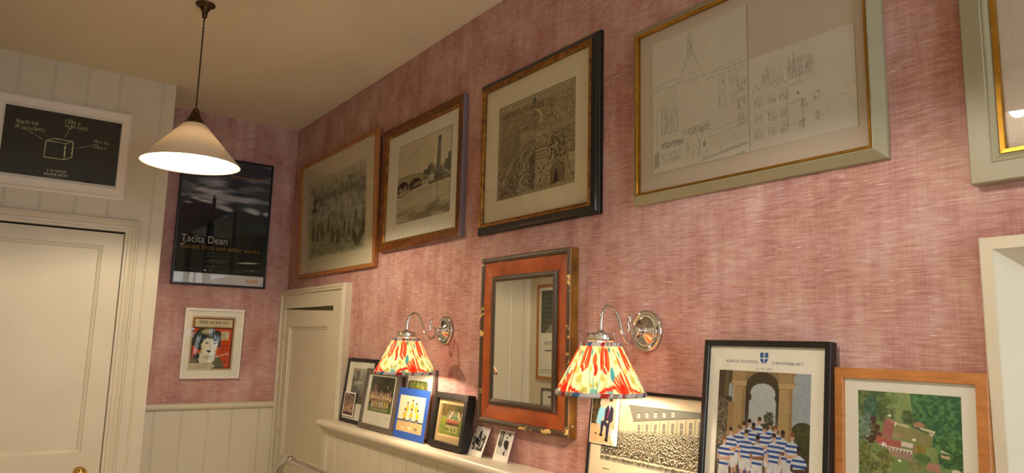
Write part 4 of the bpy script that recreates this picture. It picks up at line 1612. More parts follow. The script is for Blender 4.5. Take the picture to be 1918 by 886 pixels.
def cv_sketch_left():
    c = CV(250, 300, (222, 213, 198), 21)
    c.a *= (1 + .05 * (c.fbm(5, 5, 4) - .5))[..., None]

    def L(pts, w=.9, al=.6):
        c.line(pts, w, c.rnd.choice(PEN), al)
    # right hand part of the page below the upper sheet edge
    L([(0, .375), (1, .385)], .8, .6)
    # bell turret on a steep gable
    L([(.30, .375), (.39, .22), (.40, .17), (.40, .10), (.425, .03), (.45, .10), (.455, .18), (.58, .39)], 1.0, .7)
    L([(.40, .10), (.455, .10)])
    L([(.40, .14), (.455, .14)])
    L([(.39, .20), (.46, .20)])
    c.strokes(60, (.40, .06, .455, .20), .02, 1.5, .9, PEN, .7)
    c.strokes(50, (.33, .22, .50, .42), .03, 1.0, .8, PEN, .35)
    L([(.07, .34), (.30, .335)], 1.0, .7)
    L([(.07, .34), (.05, .40)])
    # roof lines
    L([(.06, .52), (.30, .50)])
    L([(.06, .52), (.05, .80), (.06, .94)])
    L([(.60, .42), (.95, .415)], 1.0, .6)
    L([(.60, .42), (.72, .36), (.92, .355), (.95, .415)])
    for x in (.16, .20, .75, .82):
        L([(x, .50), (x, .40), (x + .035, .38), (x + .07, .40), (x + .07, .50)], .8, .5)
    # windows with pointed heads
    for x in (.11, .17, .24):
        L([(x, .72), (x, .55), (x + .022, .53), (x + .045, .55), (x + .045, .72), (x, .72)], 1.0, .75)
        c.strokes(14, (x, .55, x + .045, .70), .03, 1.57, .9, PEN, .6)
    for x in (.72, .84):
        for y in (.44, .56):
            L([(x, y), (x + .06, y), (x + .06, y + .09), (x, y + .09), (x, y)], .8, .55)
            c.strokes(14, (x, y, x + .05, y + .06), .03, 1.57, .8, PEN, .5)
    for y in (.50, .62, .72):
        L([(.90, y), (.98, y), (.98, y + .08), (.90, y + .08), (.90, y)], .9, .6)
        c.strokes(26, (.90, y, .97, y + .06), .03, 1.57, .9, PEN, .6)
    # gateway
    L([(.38, .95), (.38, .84), (.42, .78), (.455, .765), (.49, .79), (.52, .85), (.52, .94)], 1.1, .8)
    L([(.50, .95), (.55, .76), (.60, .95)], 1.0, .6)
    L([(.34, .735), (.62, .72)])
    c.strokes(110, (.34, .73, .62, .77), .025, .5, 1.0, PEN, .6)
    c.strokes(50, (.39, .82, .51, .94), .03, 1.57, .8, PEN, .5)
    c.ell(.565, .87, .006, .02, (50, 46, 44), .8)
    c.strokes(120, (.10, .79, .33, .83), .03, .0, 1.0, PEN, .6)
    c.strokes(150, (.10, .86, .32, .92), .02, 1.4, .8, PEN, .45)
    L([(.06, .80), (.33, .80)])
    L([(.10, .94), (.33, .93)])
    L([(.60, .80), (.98, .76)])
    L([(.60, .83), (.98, .80)])
    for i in range(12):
        L([(.63 + i * .022, .83), (.63 + i * .022, .90)], .7, .4)
    L([(.72, .90), (.73, .95), (.96, .93)])
    c.strokes(160, (.08, .40, .60, .80), .02, 1.2, .7, PEN, .3)
    c.poly([(.02, .85), (.08, .84), (.08, .955), (.02, .97)], (150, 142, 128), .6)
    # inscription
    for i in range(22):
        x = .55 + i * .02
        L([(x, .985 - .002 * i), (x + .008, .968 - .002 * i), (x + .014, .983 - .002 * i)], .8, .9)
    c.strokes(10, (.86, .985, .94, .995), .02, 0, .9, PEN, .9)
    return c


def cv_sketch_right():
    c = CV(300, 250, (222, 213, 200), 22)
    c.a *= (1 + .05 * (c.fbm(5, 5, 4) - .5))[..., None]

    # the left sheet covers the first third of this one
    K0, K1 = .385, .68
    st_ = c.strokes
    c.strokes = lambda n_, bx, *a_, **k_: st_(n_, (K0 + K1 * bx[0], bx[1], min(.98, K0 + K1 * bx[2]), bx[3]), *a_, **k_)
    el_ = c.ell
    c.ell = lambda x_, *a_: el_(K0 + K1 * x_, *a_)

    def L(pts, w=1.0, al=.7):
        c.line([(K0 + K1 * x_, y_) for x_, y_ in pts], w, c.rnd.choice(PEN), al)
    # u: 0 = behind left sheet edge
    for y in (.42, .60, .76):
        L([(.0, y + .02), (.45, y)], .8, .5)
    for x in (.04, .17, .28):
        L([(x - .03, .40), (x + .01, .32), (x + .06, .40)], .9, .6)
        for y in (.46, .64, .80):
            L([(x - .01, y), (x + .06, y), (x + .06, y + .09), (x - .01, y + .09), (x - .01, y)], .8, .5)
            c.strokes(26, (x - .01, y, x + .05, y + .07), .02, 1.57, .9, PEN, .55)
    # pinnacles
    for x, t in ((.12, .10), (.16, .02), (.36, .0), (.40, -.04), (.46, .04), (.52, .10), (.25, .16)):
        L([(x - .015, .34), (x, .12 + t), (x + .015, .34)], .9, .5)
    c.strokes(260, (.34, .14, .56, .34), .03, 1.5, .9, PEN, .35)
    c.strokes(110, (.10, .18, .30, .36), .03, 1.4, .8, PEN, .35)
    L([(.33, .36), (.45, .33), (.45, .40), (.33, .43)])
    L([(.45, .42), (.60, .37)])
    L([(.33, .44), (.33, .84)])
    L([(.35, .62), (.46, .58), (.47, .90)])
    c.ell(.43, .52, .006, .015, (70, 66, 64), .7)
    for x, y in ((.58, .54), (.58, .74), (.47, .58), (.45, .78)):
        c.strokes(30, (x - .02, y, x + .03, y + .09), .02, 1.57, 1.0, PEN, .5)
    c.strokes(80, (.60, .56, .98, .80), .03, .6, .9, [(176, 166, 140), (186, 178, 160)], .5)
    L([(.36, .84), (.48, .80)])
    L([(.40, .92), (.47, .90)])
    return c


W, H = 0.720, 0.520
D_ = root('framed_pencil_sketch', 'large pencil sketch of an old building on two sheets, sage and gilt frame', 'framed picture', *on_right(1.0715, 1.941))
frame_part(D_, W, H, [(0, 0), (0, .009), (.001, .011), (.020, .0275), (.023, .028), (.024, .0265)], M['sage'])
frame_part(D_, W, H, [(.0238, .026), (.0245, .0285), (.028, .0285), (.0305, .026), (.0305, .012)], M['gilt'], name='gilt_slip', back=False)
board_part(D_, -W / 2 + .029, W / 2 - .029, .029, H - .029, -.0135, M['pinkmount'])
o = sheet('sketch_sheet', cv_sketch_right(), .428, .232, D_, .090, .0805, -.0142)
o = sheet('sketch_sheet', cv_sketch_left(), .316, .377, D_, -.124, .0795, -.0152)
for (x0, x1, z0, z1, yy) in ((.3035, .3045, .0805, .3125, -.0144), (.0335, .0345, .0795, .4565, -.0154)):
    MB().box(x0 - .0003, x1 - .0007, yy, -.0135, z0, z1).build('sheet_edge', M['greyink'], D_)
glass_part(D_, W, H, .030, -.0205)

# partly visible large frame at the right edge
W, H = 0.72, 0.58
E_ = root('framed_picture', 'broad sage frame with gilt slip cut off by the right edge of the photo', 'framed picture', *on_right(.557 - W / 2, 1.857))
frame_part(E_, W, H, [(0, 0), (0, .026), (.002, .028), (.034, .028), (.036, .0262), (.038, .0268), (.041, .0262), (.050, .0205)], M['sage'])
frame_part(E_, W, H, [(.0495, .020), (.050, .0235), (.057, .0225), (.058, .020), (.058, .010)], M['gilt'], name='gilt_slip', back=False)
board_part(E_, -W / 2 + .056, W / 2 - .056, .056, H - .056, -.0125, M['pinkmount'])
c = CV(200, 150, (196, 186, 168), 31)
c.strokes(500, (.1, .1, .9, .9), .05, lambda x, y: c.rnd.choice([1.57, .1]), .9, PEN, .4)
for i in range(9):
    c.line([(.1 + i * .09, .8), (.1 + i * .09, .4), (.14 + i * .09, .3), (.18 + i * .09, .4)], .9, PEN[0], .6)
sheet('sketch_sheet', c, .40, .30, E_, 0.0, .14, -.0135)
glass_part(E_, W, H, .057, -.0175)


# ================================================================== PICTURES STANDING ON THE LEDGE
def on_ledge(yc, xb, xt, Hh, D, dz=0.0):
    th = math.asin((xt - xb) / Hh)
    return (xb + D * math.cos(th), yc, LZ + 0.0003 + dz), (-th, 0, -PI / 2)


def team(c, rows, skin=(206, 160, 124), legs=True, seed=3):
    """rows: (v_head, u0, u1, n, head half width, body cols, body height)"""
    rn = random.Random(seed)
    asp = c.w / c.h
    for (v, u0, u1, n, r, cols, bh) in rows:
        for i in range(n):
            x = u0 + (u1 - u0) * (i / (n - 1) if n > 1 else .5) + rn.gauss(0, .003)
            y = v + rn.gauss(0, .006)
            col = cols[i % len(cols)] if not callable(cols) else cols(i)
            w = r * 1.55
            c.poly([(x - w, y + r * asp * 1.3), (x - w * .6, y + r * asp), (x + w * .6, y + r * asp), (x + w, y + r * asp * 1.3), (x + w * .95, y + bh), (x - w * .95, y + bh)], col)
            c.line([(x - w * .95, y + r * asp * 1.8), (x - w * .7, y + bh * .85)], r * c.w * .22, skin, .9)
            c.line([(x + w * .95, y + r * asp * 1.8), (x + w * .7, y + bh * .85)], r * c.w * .22, skin, .9)
            c.ell(x, y, r * .8, r * asp * 1.05, skin)
            c.ell(x, y - r * asp * .55, r * .85, r * asp * .6, rn.choice([(60, 40, 26), (120, 84, 50), (40, 30, 24), (170, 130, 76)]))


# ---- f1 black and white railway photograph
def cv_rail():
    c = CV(200, 175, (150, 144, 134), 41)
    U, V = c.uv()
    c.mixm(np.clip(1 - V * 2.2, 0, 1) * .8, (186, 182, 172))
    c.mixm(np.clip((c.fbm(5, 9, 4) - .45) * 1.8, 0, .6), (120, 114, 104))
    c.poly([(.22, .30), (.23, .10), (.245, .08), (.40, .08), (.42, .32)], (112, 108, 100), .9)
    for i in range(6):
        c.line([(.25 + i * .028, .10), (.25 + i * .028, .30)], .8, (70, 68, 64), .6)
    c.poly([(0, .34), (.10, .24), (.20, .32), (.55, .30), (.62, .34), (.30, .40), (0, .48)], (96, 92, 84), .8)
    c.poly([(.10, .36), (.55, .33), (.70, .42), (.20, .46)], (190, 186, 172), .7)
    c.poly([(0, .50), (.25, .50), (.52, .62), (.74, .84), (.86, 1), (0, 1)], (70, 66, 60), .75)
    for k in range(5):
        c.line([(.06 + .10 * k, .50), (.36 + .09 * k, .66), (.50 + .12 * k, 1)], 1.4, (176, 170, 156), .7)
        c.line([(.10 + .10 * k, .52), (.42 + .09 * k, .70), (.56 + .12 * k, 1)], 1.8, (44, 42, 38), .8)
    c.strokes(200, (.5, .2, .98, .7), .05, 1.4, 1.4, [(60, 56, 52), (110, 104, 96)], .6)
    c.ell(.86, .63, .012, .016, (236, 232, 220))
    c.line([(.002, .0), (.002, 1), (1, 1)], 3.5, (60, 48, 34))
    c.line([(0, 0.005), (1, 0.005)], 3.5, (60, 48, 34))
    return c


W, H = .322, .302
rt = root('framed_photograph', 'black framed black and white railway photograph at the far left end of the ledge', 'framed photograph', *on_ledge(3.373 - W / 2, 1.412, 1.4455, H, .014))
frame_part(rt, W, H, [(0, 0), (0, .012), (.001, .014), (.016, .014), (.017, .012), (.017, .006)], M['black'])
mount_part(rt, -W / 2 + .015, W / 2 - .015, .015, H - .015, -.093, .107, .090, .254, -.0085, M['ivory'])
sheet('photograph', cv_rail(), .202, .165, rt, .007, .0895, -.0068, M['gloss'])
glass_part(rt, W, H, .016, -.0105)

# postcard standing before it
c = CV(110, 96, (60, 46, 52), 42)
c.mixm(np.clip((c.fbm(8, 8, 4) - .4) * 2, 0, .6), (120, 90, 80))
for i in range(620):
    t = c.rnd.random()
    c.ell(c.rnd.uniform(.03, .97), .30 + .56 * t, .010 + .012 * t, .012 + .014 * t, c.rnd.choice([(196, 150, 104), (150, 104, 70), (220, 190, 140), (110, 60, 50), (226, 214, 190)]), .9)
for x0, y0, x1, y1 in ((.55, .08, .95, .22), (.08, .18, .40, .28), (.45, .22, .9, .28)):
    c.rect(x0, y0, x1, y1, (170, 150, 140), .6)
for i in range(9):
    c.rect(.10 + i * .05, .05, .13 + i * .05, .11, (226, 200, 160))
    c.rect(.10 + i * .045, .13, .12 + i * .045, .15, (200, 180, 150))
W, H = .128, .111
rt = root('postcard', 'small white edged crowd postcard propped against the railway photograph', 'postcard', *on_ledge(3.345 - W / 2, 1.380, 1.402, H, .0008))
rt.location = (1.412 + .029 * math.tan(.111) - .0010, 3.345 - W / 2, LZ + .029 + .0016)     # rests on the lower rail of the railway frame
rt.rotation_euler = (-.111, 0, -PI / 2)
MB().box(-W / 2, W / 2, -.0008, 0, 0, H).build('card', M['ivory'], rt)
sheet('picture_side', c, W - .016, H - .012, rt, 0, .006, -.0011, M['gloss'])


# ---- f2 grey framed team photograph
def cv_team_a():
    c = CV(190, 130, (52, 56, 44), 43)
    n = c.fbm(16, 12, 4)
    c.mixm(np.clip((n - .5) * 4, 0, .7), (92, 100, 66))
    U, V = c.uv()
    c.mixm(np.clip((V - .76) / .05, 0, 1), (104, 122, 62))
    c.mixm(np.clip((V - .76) / .05, 0, 1) * np.clip((c.fbm(30, 12, 3) - .5) * 3, 0, .5), (76, 96, 48))
    Y, W_, N, Bl = (216, 184, 100), (226, 214, 196), (50, 46, 70), (150, 110, 140)
    team(c, [(.25, .22, .22, 1, .030, [(146, 92, 118)], .28), (.28, .72, .72, 1, .030, [(36, 34, 40)], .30)], seed=1)
    team(c, [(.43, .10, .88, 9, .026, [W_, Y, W_, Bl, W_], .22), (.52, .08, .90, 9, .026, [Y, W_, (226, 190, 150), W_], .20)], seed=2)
    for i in range(9):
        c.rect(.07 + i * .1, .66, .12 + i * .1, .76, N, .8)
    team(c, [(.67, .18, .80, 7, .027, [W_, Y, Y, W_], .17)], seed=3)
    for i in range(14):
        x = .17 + i * .048
        c.line([(x, .84), (x + .01, .92)], 2.2, (222, 190, 160))
        c.ell(x + .012, .925, .014, .014, (235, 230, 220))
    c.ell(.45, .87, .022, .026, (200, 120, 60))
    return c


W, H = .331, .262
rt = root('framed_photograph', 'pewter grey framed team photograph in white mount, left of the blue card', 'framed photograph', *on_ledge(3.094 - W / 2, 1.386, 1.420, H, .016))
frame_part(rt, W, H, [(0, 0), (0, .015), (.001, .016), (.022, .016), (.023, .0145), (.023, .007)], M['pewter'])
mount_part(rt, -W / 2 + .020, W / 2 - .020, .020, H - .020, -.113, .120, .078, .232, -.0095, M['ivory'])
sheet('photograph', cv_team_a(), .235, .156, rt, .0035, .077, -.0078, M['gloss'])
glass_part(rt, W, H, .0215, -.0118)
MB().box(.090, .104, -.0099, -.0095, .057, .0595).build('small_print', M['greyink'], rt)

# ---- f5 photograph behind the blue card, mount with rounded window
W, H = .238, .277
rt = root('framed_photograph', 'dark framed photograph with rounded mount window half hidden behind the blue card', 'framed photograph', *on_ledge(2.516 + W / 2, 1.424, 1.444, H, .013))
frame_part(rt, W, H, [(0, 0), (0, .012), (.001, .013), (.010, .013), (.011, .0115), (.011, .006)], M['pewter'])
c = CV(150, 120, (120, 130, 60), 44)
c.mixm(np.clip((c.fbm(16, 12, 4) - .45) * 3.5, 0, .9), (196, 200, 120))
c.mixm(np.clip((c.fbm(20, 14, 4) - .55) * 5, 0, .8), (70, 84, 40))
team(c, [(.28, .10, .80, 2, .04, [(236, 226, 206), (236, 226, 206)], .4), (.40, .35, .62, 2, .04, [(90, 110, 150), (236, 226, 206)], .3)], seed=5)
sheet('photograph', c, .190, .150, rt, -.005, .083, -.0068, M['gloss'])
x0, x1, z0, z1, rr = -.100, .063, .090, .227, .016
out = []
for (cx_, cz_, a0) in ((x1 - rr, z1 - rr, 0), (x0 + rr, z1 - rr, PI / 2), (x0 + rr, z0 + rr, PI), (x1 - rr, z0 + rr, 1.5 * PI)):
    for i in range(7):
        a = a0 + i * PI / 12
        out.append((cx_ + rr * math.cos(a), cz_ + rr * math.sin(a)))
oc = [(W / 2 - .010, H - .010), (-W / 2 + .010, H - .010), (-W / 2 + .010, .010), (W / 2 - .010, .010)]
v = [(x, -.0080, z) for x, z in out] + [(x, -.0080, z) for x, z in oc]
f = []
for qd in range(4):
    for i in range(6):
        f.append((qd * 7 + i, qd * 7 + i + 1, 28 + qd))
    f.append((qd * 7 + 6, ((qd + 1) % 4) * 7, 28 + (qd + 1) % 4, 28 + qd))
MB().add(v, f).build('mount', M['ivory'], rt)
MB().tube([(x, -.0082, z) for x, z in out + out[:1]], .0011, 5).build('ruled_line', M['black'], rt)
glass_part(rt, W, H, .0105, -.0100)


# ---- f3 blue card
def cv_six():
    c = CV(190, 130, (232, 222, 190), 45)
    U, V = c.uv()
    c.mixm((V > .70) * 1.0, (206, 178, 124))
    c.rect(0, .675, 1, .715, (50, 86, 96))
    for x in (.08, .22, .32, .50, .66, .82):
        c.line([(x, .62), (x + .02, .98)], 1.1, (70, 64, 56), .7)
    Yl, LB, SK = (226, 190, 40), (70, 170, 206), (208, 166, 124)

    def ath(x, y, s, sit):
        ay = 1.46 * s
        c.poly([(x - s * 1.7, y + ay * 1.5), (x - s * .7, y + ay), (x + s * .7, y + ay), (x + s * 1.7, y + ay * 1.5), (x + s * 1.5, y + ay * 5.5), (x - s * 1.5, y + ay * 5.5)], Yl)
        c.poly([(x - s * .7, y + ay), (x + s * .7, y + ay), (x, y + ay * 2)], LB)
        for sx in (-1, 1):
            c.line([(x + sx * s * 1.8, y + ay * 1.6), (x + sx * s * 2.1, y + ay * 3.5), (x + sx * s * .8, y + ay * 4.8)], s * 190 * .55, SK)
            c.line([(x + sx * s * 1.6, y + ay * 1.3), (x + sx * s * 1.9, y + ay * 2.2)], s * 190 * .3, LB)
        if sit:
            c.rect(x - s * 2, y + ay * 5, x + s * 2, y + ay * 6.6, (40, 60, 96))
            for sx in (-1, 1):
                c.line([(x + sx * s * .9, y + ay * 5.9), (x + sx * s * .8, y + ay * 11)], s * 190 * .75, SK)
                c.rect(x + sx * s * .8 - s * .55, y + ay * 9.8, x + sx * s * .8 + s * .55, y + ay * 11.4, (225, 222, 210) if x < .6 else (50, 84, 90))
        c.ell(x, y, s, ay * 1.12, SK)
        c.ell(x, y - ay * .6, s * 1.02, ay * .62, (74, 50, 30))
    for p in ((.34, .23, .029, 0), (.52, .15, .029, 0), (.68, .22, .029, 0)):
        ath(*p)
    for p in ((.27, .42, .031, 1), (.52, .40, .031, 1), (.76, .40, .031, 1)):
        ath(*p)
    c.ell(.52, .63, .032, .04, (120, 190, 214))
    return c


W, H = .260, .200
rt = root('photo_card', 'bright blue card mount holding a photograph of six young athletes', 'photo card', *on_ledge(2.7545 - W / 2, 1.392, 1.417, H, .002))
MB().box(-W / 2, W / 2, -.0014, 0, 0, H).build('backing_card', M['cardedge'], rt)
mount_part(rt, -W / 2, W / 2, 0, H, -.112 + .103 - .0, .0, 0, 0, -.002, M['blue']) if False else mount_part(rt, -W / 2, W / 2, 0, H, -.1135, .102, .028, .171, -.0024, M['blue'], t=.0005)
sheet('photograph', cv_six(), .2160, .1434, rt, -.0058, .0278, -.0018, M['gloss'])


# ---- f4 black box frame
def cv_team_b():
    c = CV(160, 112, (120, 134, 44), 46)
    U, V = c.uv()
    c.mixm((V < .38) * 1.0, (84, 74, 34))
    c.mixm((V < .42) * np.clip((c.fbm(26, 18, 4) - .45) * 4, 0, .8), (150, 120, 52))
    c.mixm((V > .40) * np.clip((c.fbm(10, 10, 4) - .4) * 2, 0, .6), (164, 170, 66))
    c.rect(.86, .22, .93, .42, (200, 196, 190), .8)
    c.rect(0, .38, 1, .42, (150, 140, 110), .6)
    G, R, Wt = (96, 150, 104), (196, 30, 26), (226, 214, 190)
    team(c, [(.17, .36, .74, 5, .027, [G, Wt, G], .20)], seed=7)
    team(c, [(.30, .28, .78, 6, .027, [G, Wt, G, G], .20)], seed=8)
    for i in range(6):
        x = .29 + i * .09
        c.rect(x - .035, .46, x + .035, .60, R)
        c.rect(x - .035, .58, x + .035, .66, (60, 24, 40))
        c.line([(x - .01, .48), (x + .02, .56)], 1.6, (240, 220, 210))
    team(c, [(.42, .30, .76, 5, .026, [G, G, Wt], .06)], seed=9)
    for i in range(11):
        x = .27 + i * .048
        c.rect(x - .012, .66, x + .012, .74, (222, 190, 150))
        c.rect(x - .012, .74, x + .012, .86, c.rnd.choice([(84, 110, 60), (90, 60, 44), (200, 180, 150)]))
        c.ell(x, .87, .016, .014, (226, 200, 160))
    return c


W, H = .238, .200
rt = root('framed_photograph', 'deep black box framed team photograph with tan slips, beside the mirror', 'framed photograph', *on_ledge(2.452 - W / 2, 1.385, 1.412, H, .034))
frame_part(rt, W, H, [(0, 0), (0, .033), (.001, .034), (.021, .034), (.023, .032), (.023, .012)], M['blackgrain'])
mount_part(rt, -W / 2 + .022, W / 2 - .022, .022, H - .022, -.083, .090, .044, .159, -.021, M['tan'], t=.006, name='tan_slip')
board_part(rt, -.088, .095, .040, .164, -.0148, M['ivory'])
sheet('photograph', cv_team_b(), .163, .108, rt, .0035, .0475, -.0152, M['gloss'])
glass_part(rt, W, H, .0225, -.027)


# ---- instant photographs
def cv_bw(seed):
    c = CV(90, 100, (214, 210, 200), seed)
    c.mixm(np.clip((c.fbm(6, 6, 4) - .5) * 3, 0, .6), (150, 146, 140))
    for i in range(26):
        x, y = c.rnd.random(), c.rnd.uniform(.15, 1)
        k_ = c.rnd.choice([(20, 20, 22), (34, 32, 34), (60, 58, 58)])
        c.ell(x, y, c.rnd.uniform(.05, .13), c.rnd.uniform(.05, .16), k_, .95, c.rnd.uniform(-.6, .6))
    for i in range(16):
        x, y = c.rnd.random(), c.rnd.uniform(.2, .9)
        c.ell(x, y, .035, .045, (226, 222, 214))
        c.ell(x, y - .035, .036, .022, (24, 22, 22))
    return c


W, H = .086, .104
rt = root('instant_photograph', 'bowed black and white instant photograph leaning by the black box frame', 'photograph', *on_ledge(2.210 - W / 2, 1.412, 1.4525, H, .0006))
MB().box(-W / 2, W / 2, -.0006, 0, 0, H).build('card', M['ivory'], rt)
c = cv_bw(51)
c.poly([(.45, 0), (1, 0), (1, .30), (.62, .22)], (226, 222, 216))
c.line([(.62, .02), (.70, .26)], 1.0, (150, 146, 140))
sheet('picture_side', c, .072, .078, rt, -.003, .020, -.0009, M['gloss'])
rt = root('instant_photograph', 'flat black and white instant photograph standing alone beneath the mirror', 'photograph', *on_ledge(2.074 - W / 2 + .001, 1.426, 1.4575, H, .0006))
MB().box(-W / 2, W / 2, -.0006, 0, 0, H).build('card', M['ivory'], rt)
c = CV(90, 100, (206, 202, 194), 52)
c.rect(.0, .0, .36, .62, (54, 52, 50), .9)
for i in range(30):
    c.rect(c.rnd.uniform(0, .3), c.rnd.uniform(0, .6), c.rnd.uniform(.05, .36), c.rnd.uniform(.05, .6), c.rnd.choice([(190, 186, 176), (40, 40, 40), (90, 88, 84)]), .35)
c.poly([(.46, .42), (.62, .34), (.84, .40), (.88, .66), (.80, .80), (.58, .66), (.50, .60)], (40, 34, 38))
c.ell(.62, .30, .06, .06, (200, 196, 188))
c.ell(.62, .25, .07, .04, (60, 56, 54))
c.ell(.78, .12, .07, .07, (24, 24, 26))
c.poly([(.62, .84), (.72, .80), (.74, .98), (.62, 1)], (30, 28, 28))
c.ell(.22, .60, .12, .10, (80, 80, 80))
sheet('picture_side', c, .070, .078, rt, .000, .021, -.0009, M['gloss'])


# ---- school photograph with a colour print tucked in front
def cv_school():
    c = CV(400, 165, (214, 204, 176), 61)
    U, V = c.uv()
    # roof, gable, wall
    c.poly([(.0, .62), (.155, .40), (.2425, .0), (.30, .26), (.30, .62)], (206, 196, 160))
    c.mixm((U < .30) * (U > .12) * (V > .05) * np.clip((c.fbm(60, 30, 2) - .5) * 3, 0, .35), (150, 140, 112))
    c.poly([(.245, 0), (1, 0), (1, .035), (.875, .08), (.30, .27)], (112, 112, 104))
    for i in range(10):
        c.line([(.25 + i * .006, .025 * i), (1, .025 * i - .10)], .7, (90, 90, 84), .4)
    c.poly([(.30, .27), (.875, .08), (1, .035), (1, .9), (.30, .9)], (180, 170, 142))
    c.line([(.30, .275), (.875, .085), (1, .04)], 1.8, (60, 58, 54))
    for i in range(5):
        x = .335 + i * .075
        y = .13 - i * .022
        c.rect(x, y, x + .022, y + .08, (230, 224, 204))
        c.rect(x + .004, y + .02, x + .018, y + .07, (140, 136, 124))
        c.rect(x - .003, y - .01, x + .03, y + .005, (60, 60, 56))
    for i in range(9):
        x = .345 + i * .073
        yy = .27 - (x - .30) * .32
        c.rect(x, yy + .06, x + .022, yy + .27, (96, 94, 86))
        c.line([(x + .011, yy + .06), (x + .011, yy + .27)], .8, (210, 204, 186))
        c.line([(x, yy + .16), (x + .022, yy + .16)], .8, (210, 204, 186))
        c.line([(x + .046, yy + .01), (x + .046, yy + .40)], 1.5, (60, 58, 52))
    # tree at the left
    c.ell(.05, .32, .06, .10, (120, 116, 92), .8, 0, .6)
    # ranks of pupils
    rn = c.rnd
    for k in range(19):
        t = k / 18
        n = int(74 - 34 * t)
        r = .0052 + .0052 * t
        for i in range(n):
            x = (i + rn.random() * .6) / n
            top = .50 - .17 * min(1, max(0, x - .05) / .95)
            y = top + (.90 - top) * t + rn.gauss(0, .008)
            body = rn.choice([(70, 66, 56), (96, 92, 78), (52, 50, 44), (120, 114, 96), (40, 38, 34)]) if t < .72 else rn.choice([(30, 28, 26), (24, 22, 22), (210, 204, 186), (60, 56, 50)])
            c.poly([(x - r * 1.4, y + .024), (x - r * .5, y + .014), (x + r * .5, y + .014), (x + r * 1.4, y + .024), (x + r * 1.3, y + .12 + .06 * t), (x - r * 1.3, y + .12 + .06 * t)], body, .95)
            c.ell(x, y, r * .85, r * 3.0, (226, 216, 190) if rn.random() > .1 else (170, 160, 136))
            c.ell(x, y - r * 1.9, r * .9, r * 1.5, rn.choice([(60, 54, 46), (96, 86, 70), (40, 36, 30)]), .9)
    for i in range(58):
        x = i / 57
        c.ell(x, .895, .0058, .022, (226, 216, 192))
        c.ell(x, .875, .006, .012, (70, 62, 52))
        c.poly([(x - .009, .92), (x + .009, .92), (x + .010, 1), (x - .010, 1)], rn.choice([(116, 112, 96), (90, 86, 74), (140, 136, 118)]))
        c.line([(x - .008, .97), (x + .008, .985)], 1.5, (224, 218, 200))
    return c


W, H = .500, .272
rt = root('framed_photograph', 'wide black framed black and white school group photograph under the near wall lamp', 'framed photograph', *on_ledge(1.598 - W / 2, 1.418, 1.446, H, .012))
frame_part(rt, W, H, [(0, 0), (0, .011), (.001, .012), (.008, .012), (.009, .0105), (.009, .005)], M['black'])
mount_part(rt, -W / 2 + .008, W / 2 - .008, .008, H - .008, -.198, .200, .075, .234, -.0075, M['cream'], t=.0006)
sheet('photograph', cv_school(), .400, .160, rt, .001, .0745, -.0072, M['gloss'])
glass_part(rt, W, H, .0085, -.0092)
MB().box(-.185, -.158, -.0078, -.0075, .052, .0545).build('small_print', M['greyink'], rt)


def cv_pair():
    c = CV(120, 160, (176, 150, 112), 62)
    U, V = c.uv()
    c.mixm(np.clip((c.fbm(8, 8, 4) - .4) * 1.6, 0, .5), (200, 176, 140))
    c.rect(0, 0, .36, .62, (84, 70, 44))
    c.mixm((U < .36) * (V < .62) * np.clip((c.fbm(14, 14, 4) - .5) * 4, 0, .8), (40, 34, 24))
    c.rect(.36, 0, 1, .55, (196, 176, 150))
    c.rect(0, .33, .40, .37, (60, 50, 36))
    c.poly([(.30, .60), (.92, .66), (.92, .86), (.30, .74)], (176, 166, 150))
    c.poly([(.88, .70), (1, .68), (1, 1), (.86, .97)], (222, 216, 206))
    c.poly([(0, .66), (.5, .74), (.88, .90), (1, 1), (0, 1)], (198, 164, 120))
    sk = (218, 172, 142)
    # seated woman in a light blue dress
    c.poly([(.28, .36), (.34, .27), (.46, .25), (.54, .30), (.54, .44), (.44, .55), (.44, .64), (.36, .63), (.20, .58), (.24, .50)], (130, 186, 210))
    c.line([(.26, .58), (.27, .72), (.26, .80)], 3.4, sk)
    c.line([(.34, .62), (.32, .74), (.30, .82)], 3.4, sk)
    c.poly([(.18, .81), (.28, .84), (.30, .82), (.20, .79)], (40, 30, 24))
    c.ell(.42, .185, .065, .062, sk)
    c.ell(.42, .15, .075, .045, (214, 206, 184))
    c.ell(.355, .18, .02, .05, (214, 206, 184))
    c.line([(.30, .50), (.42, .46)], 3, (130, 186, 210))
    c.ell(.32, .50, .03, .018, sk)
    # seated man in a dark suit
    c.poly([(.56, .30), (.66, .22), (.80, .22), (.90, .28), (.90, .52), (.78, .58), (.74, .90), (.64, .90), (.64, .66), (.54, .62), (.50, .82), (.42, .80), (.42, .56), (.54, .52)], (46, 44, 62))
    c.poly([(.70, .22), (.78, .22), (.73, .34)], (226, 222, 220))
    c.line([(.735, .24), (.715, .34), (.66, .48)], 2.4, (190, 50, 96))
    c.ell(.76, .145, .065, .065, sk)
    c.ell(.77, .10, .07, .038, (80, 66, 52))
    c.ell(.50, .52, .04, .02, sk)
    c.ell(.68, .55, .045, .025, sk)
    c.poly([(.40, .80), (.52, .82), (.52, .86), (.38, .85)], (22, 20, 22))
    c.poly([(.62, .89), (.75, .90), (.74, .96), (.62, .94)], (22, 20, 22))
    return c


W, H = .112, .138
rt = root('photograph', 'colour photograph of a seated couple tucked over the left side of the school picture', 'photograph', *on_ledge(1.590 - W / 2, 1.398, 1.412, H, .0006))
rt.location.z = LZ + .1185
th = math.asin(.028 / .272)
rt.rotation_euler = (-th, 0, -PI / 2)
rt.location.x = 1.418 + .1185 * math.sin(th) - .0008
MB().box(-W / 2, W / 2, -.0005, 0, 0, H).build('card', M['ivory'], rt)
sheet('picture_side', cv_pair(), .098, .134, rt, -.005, .002, -.0008, M['gloss'])


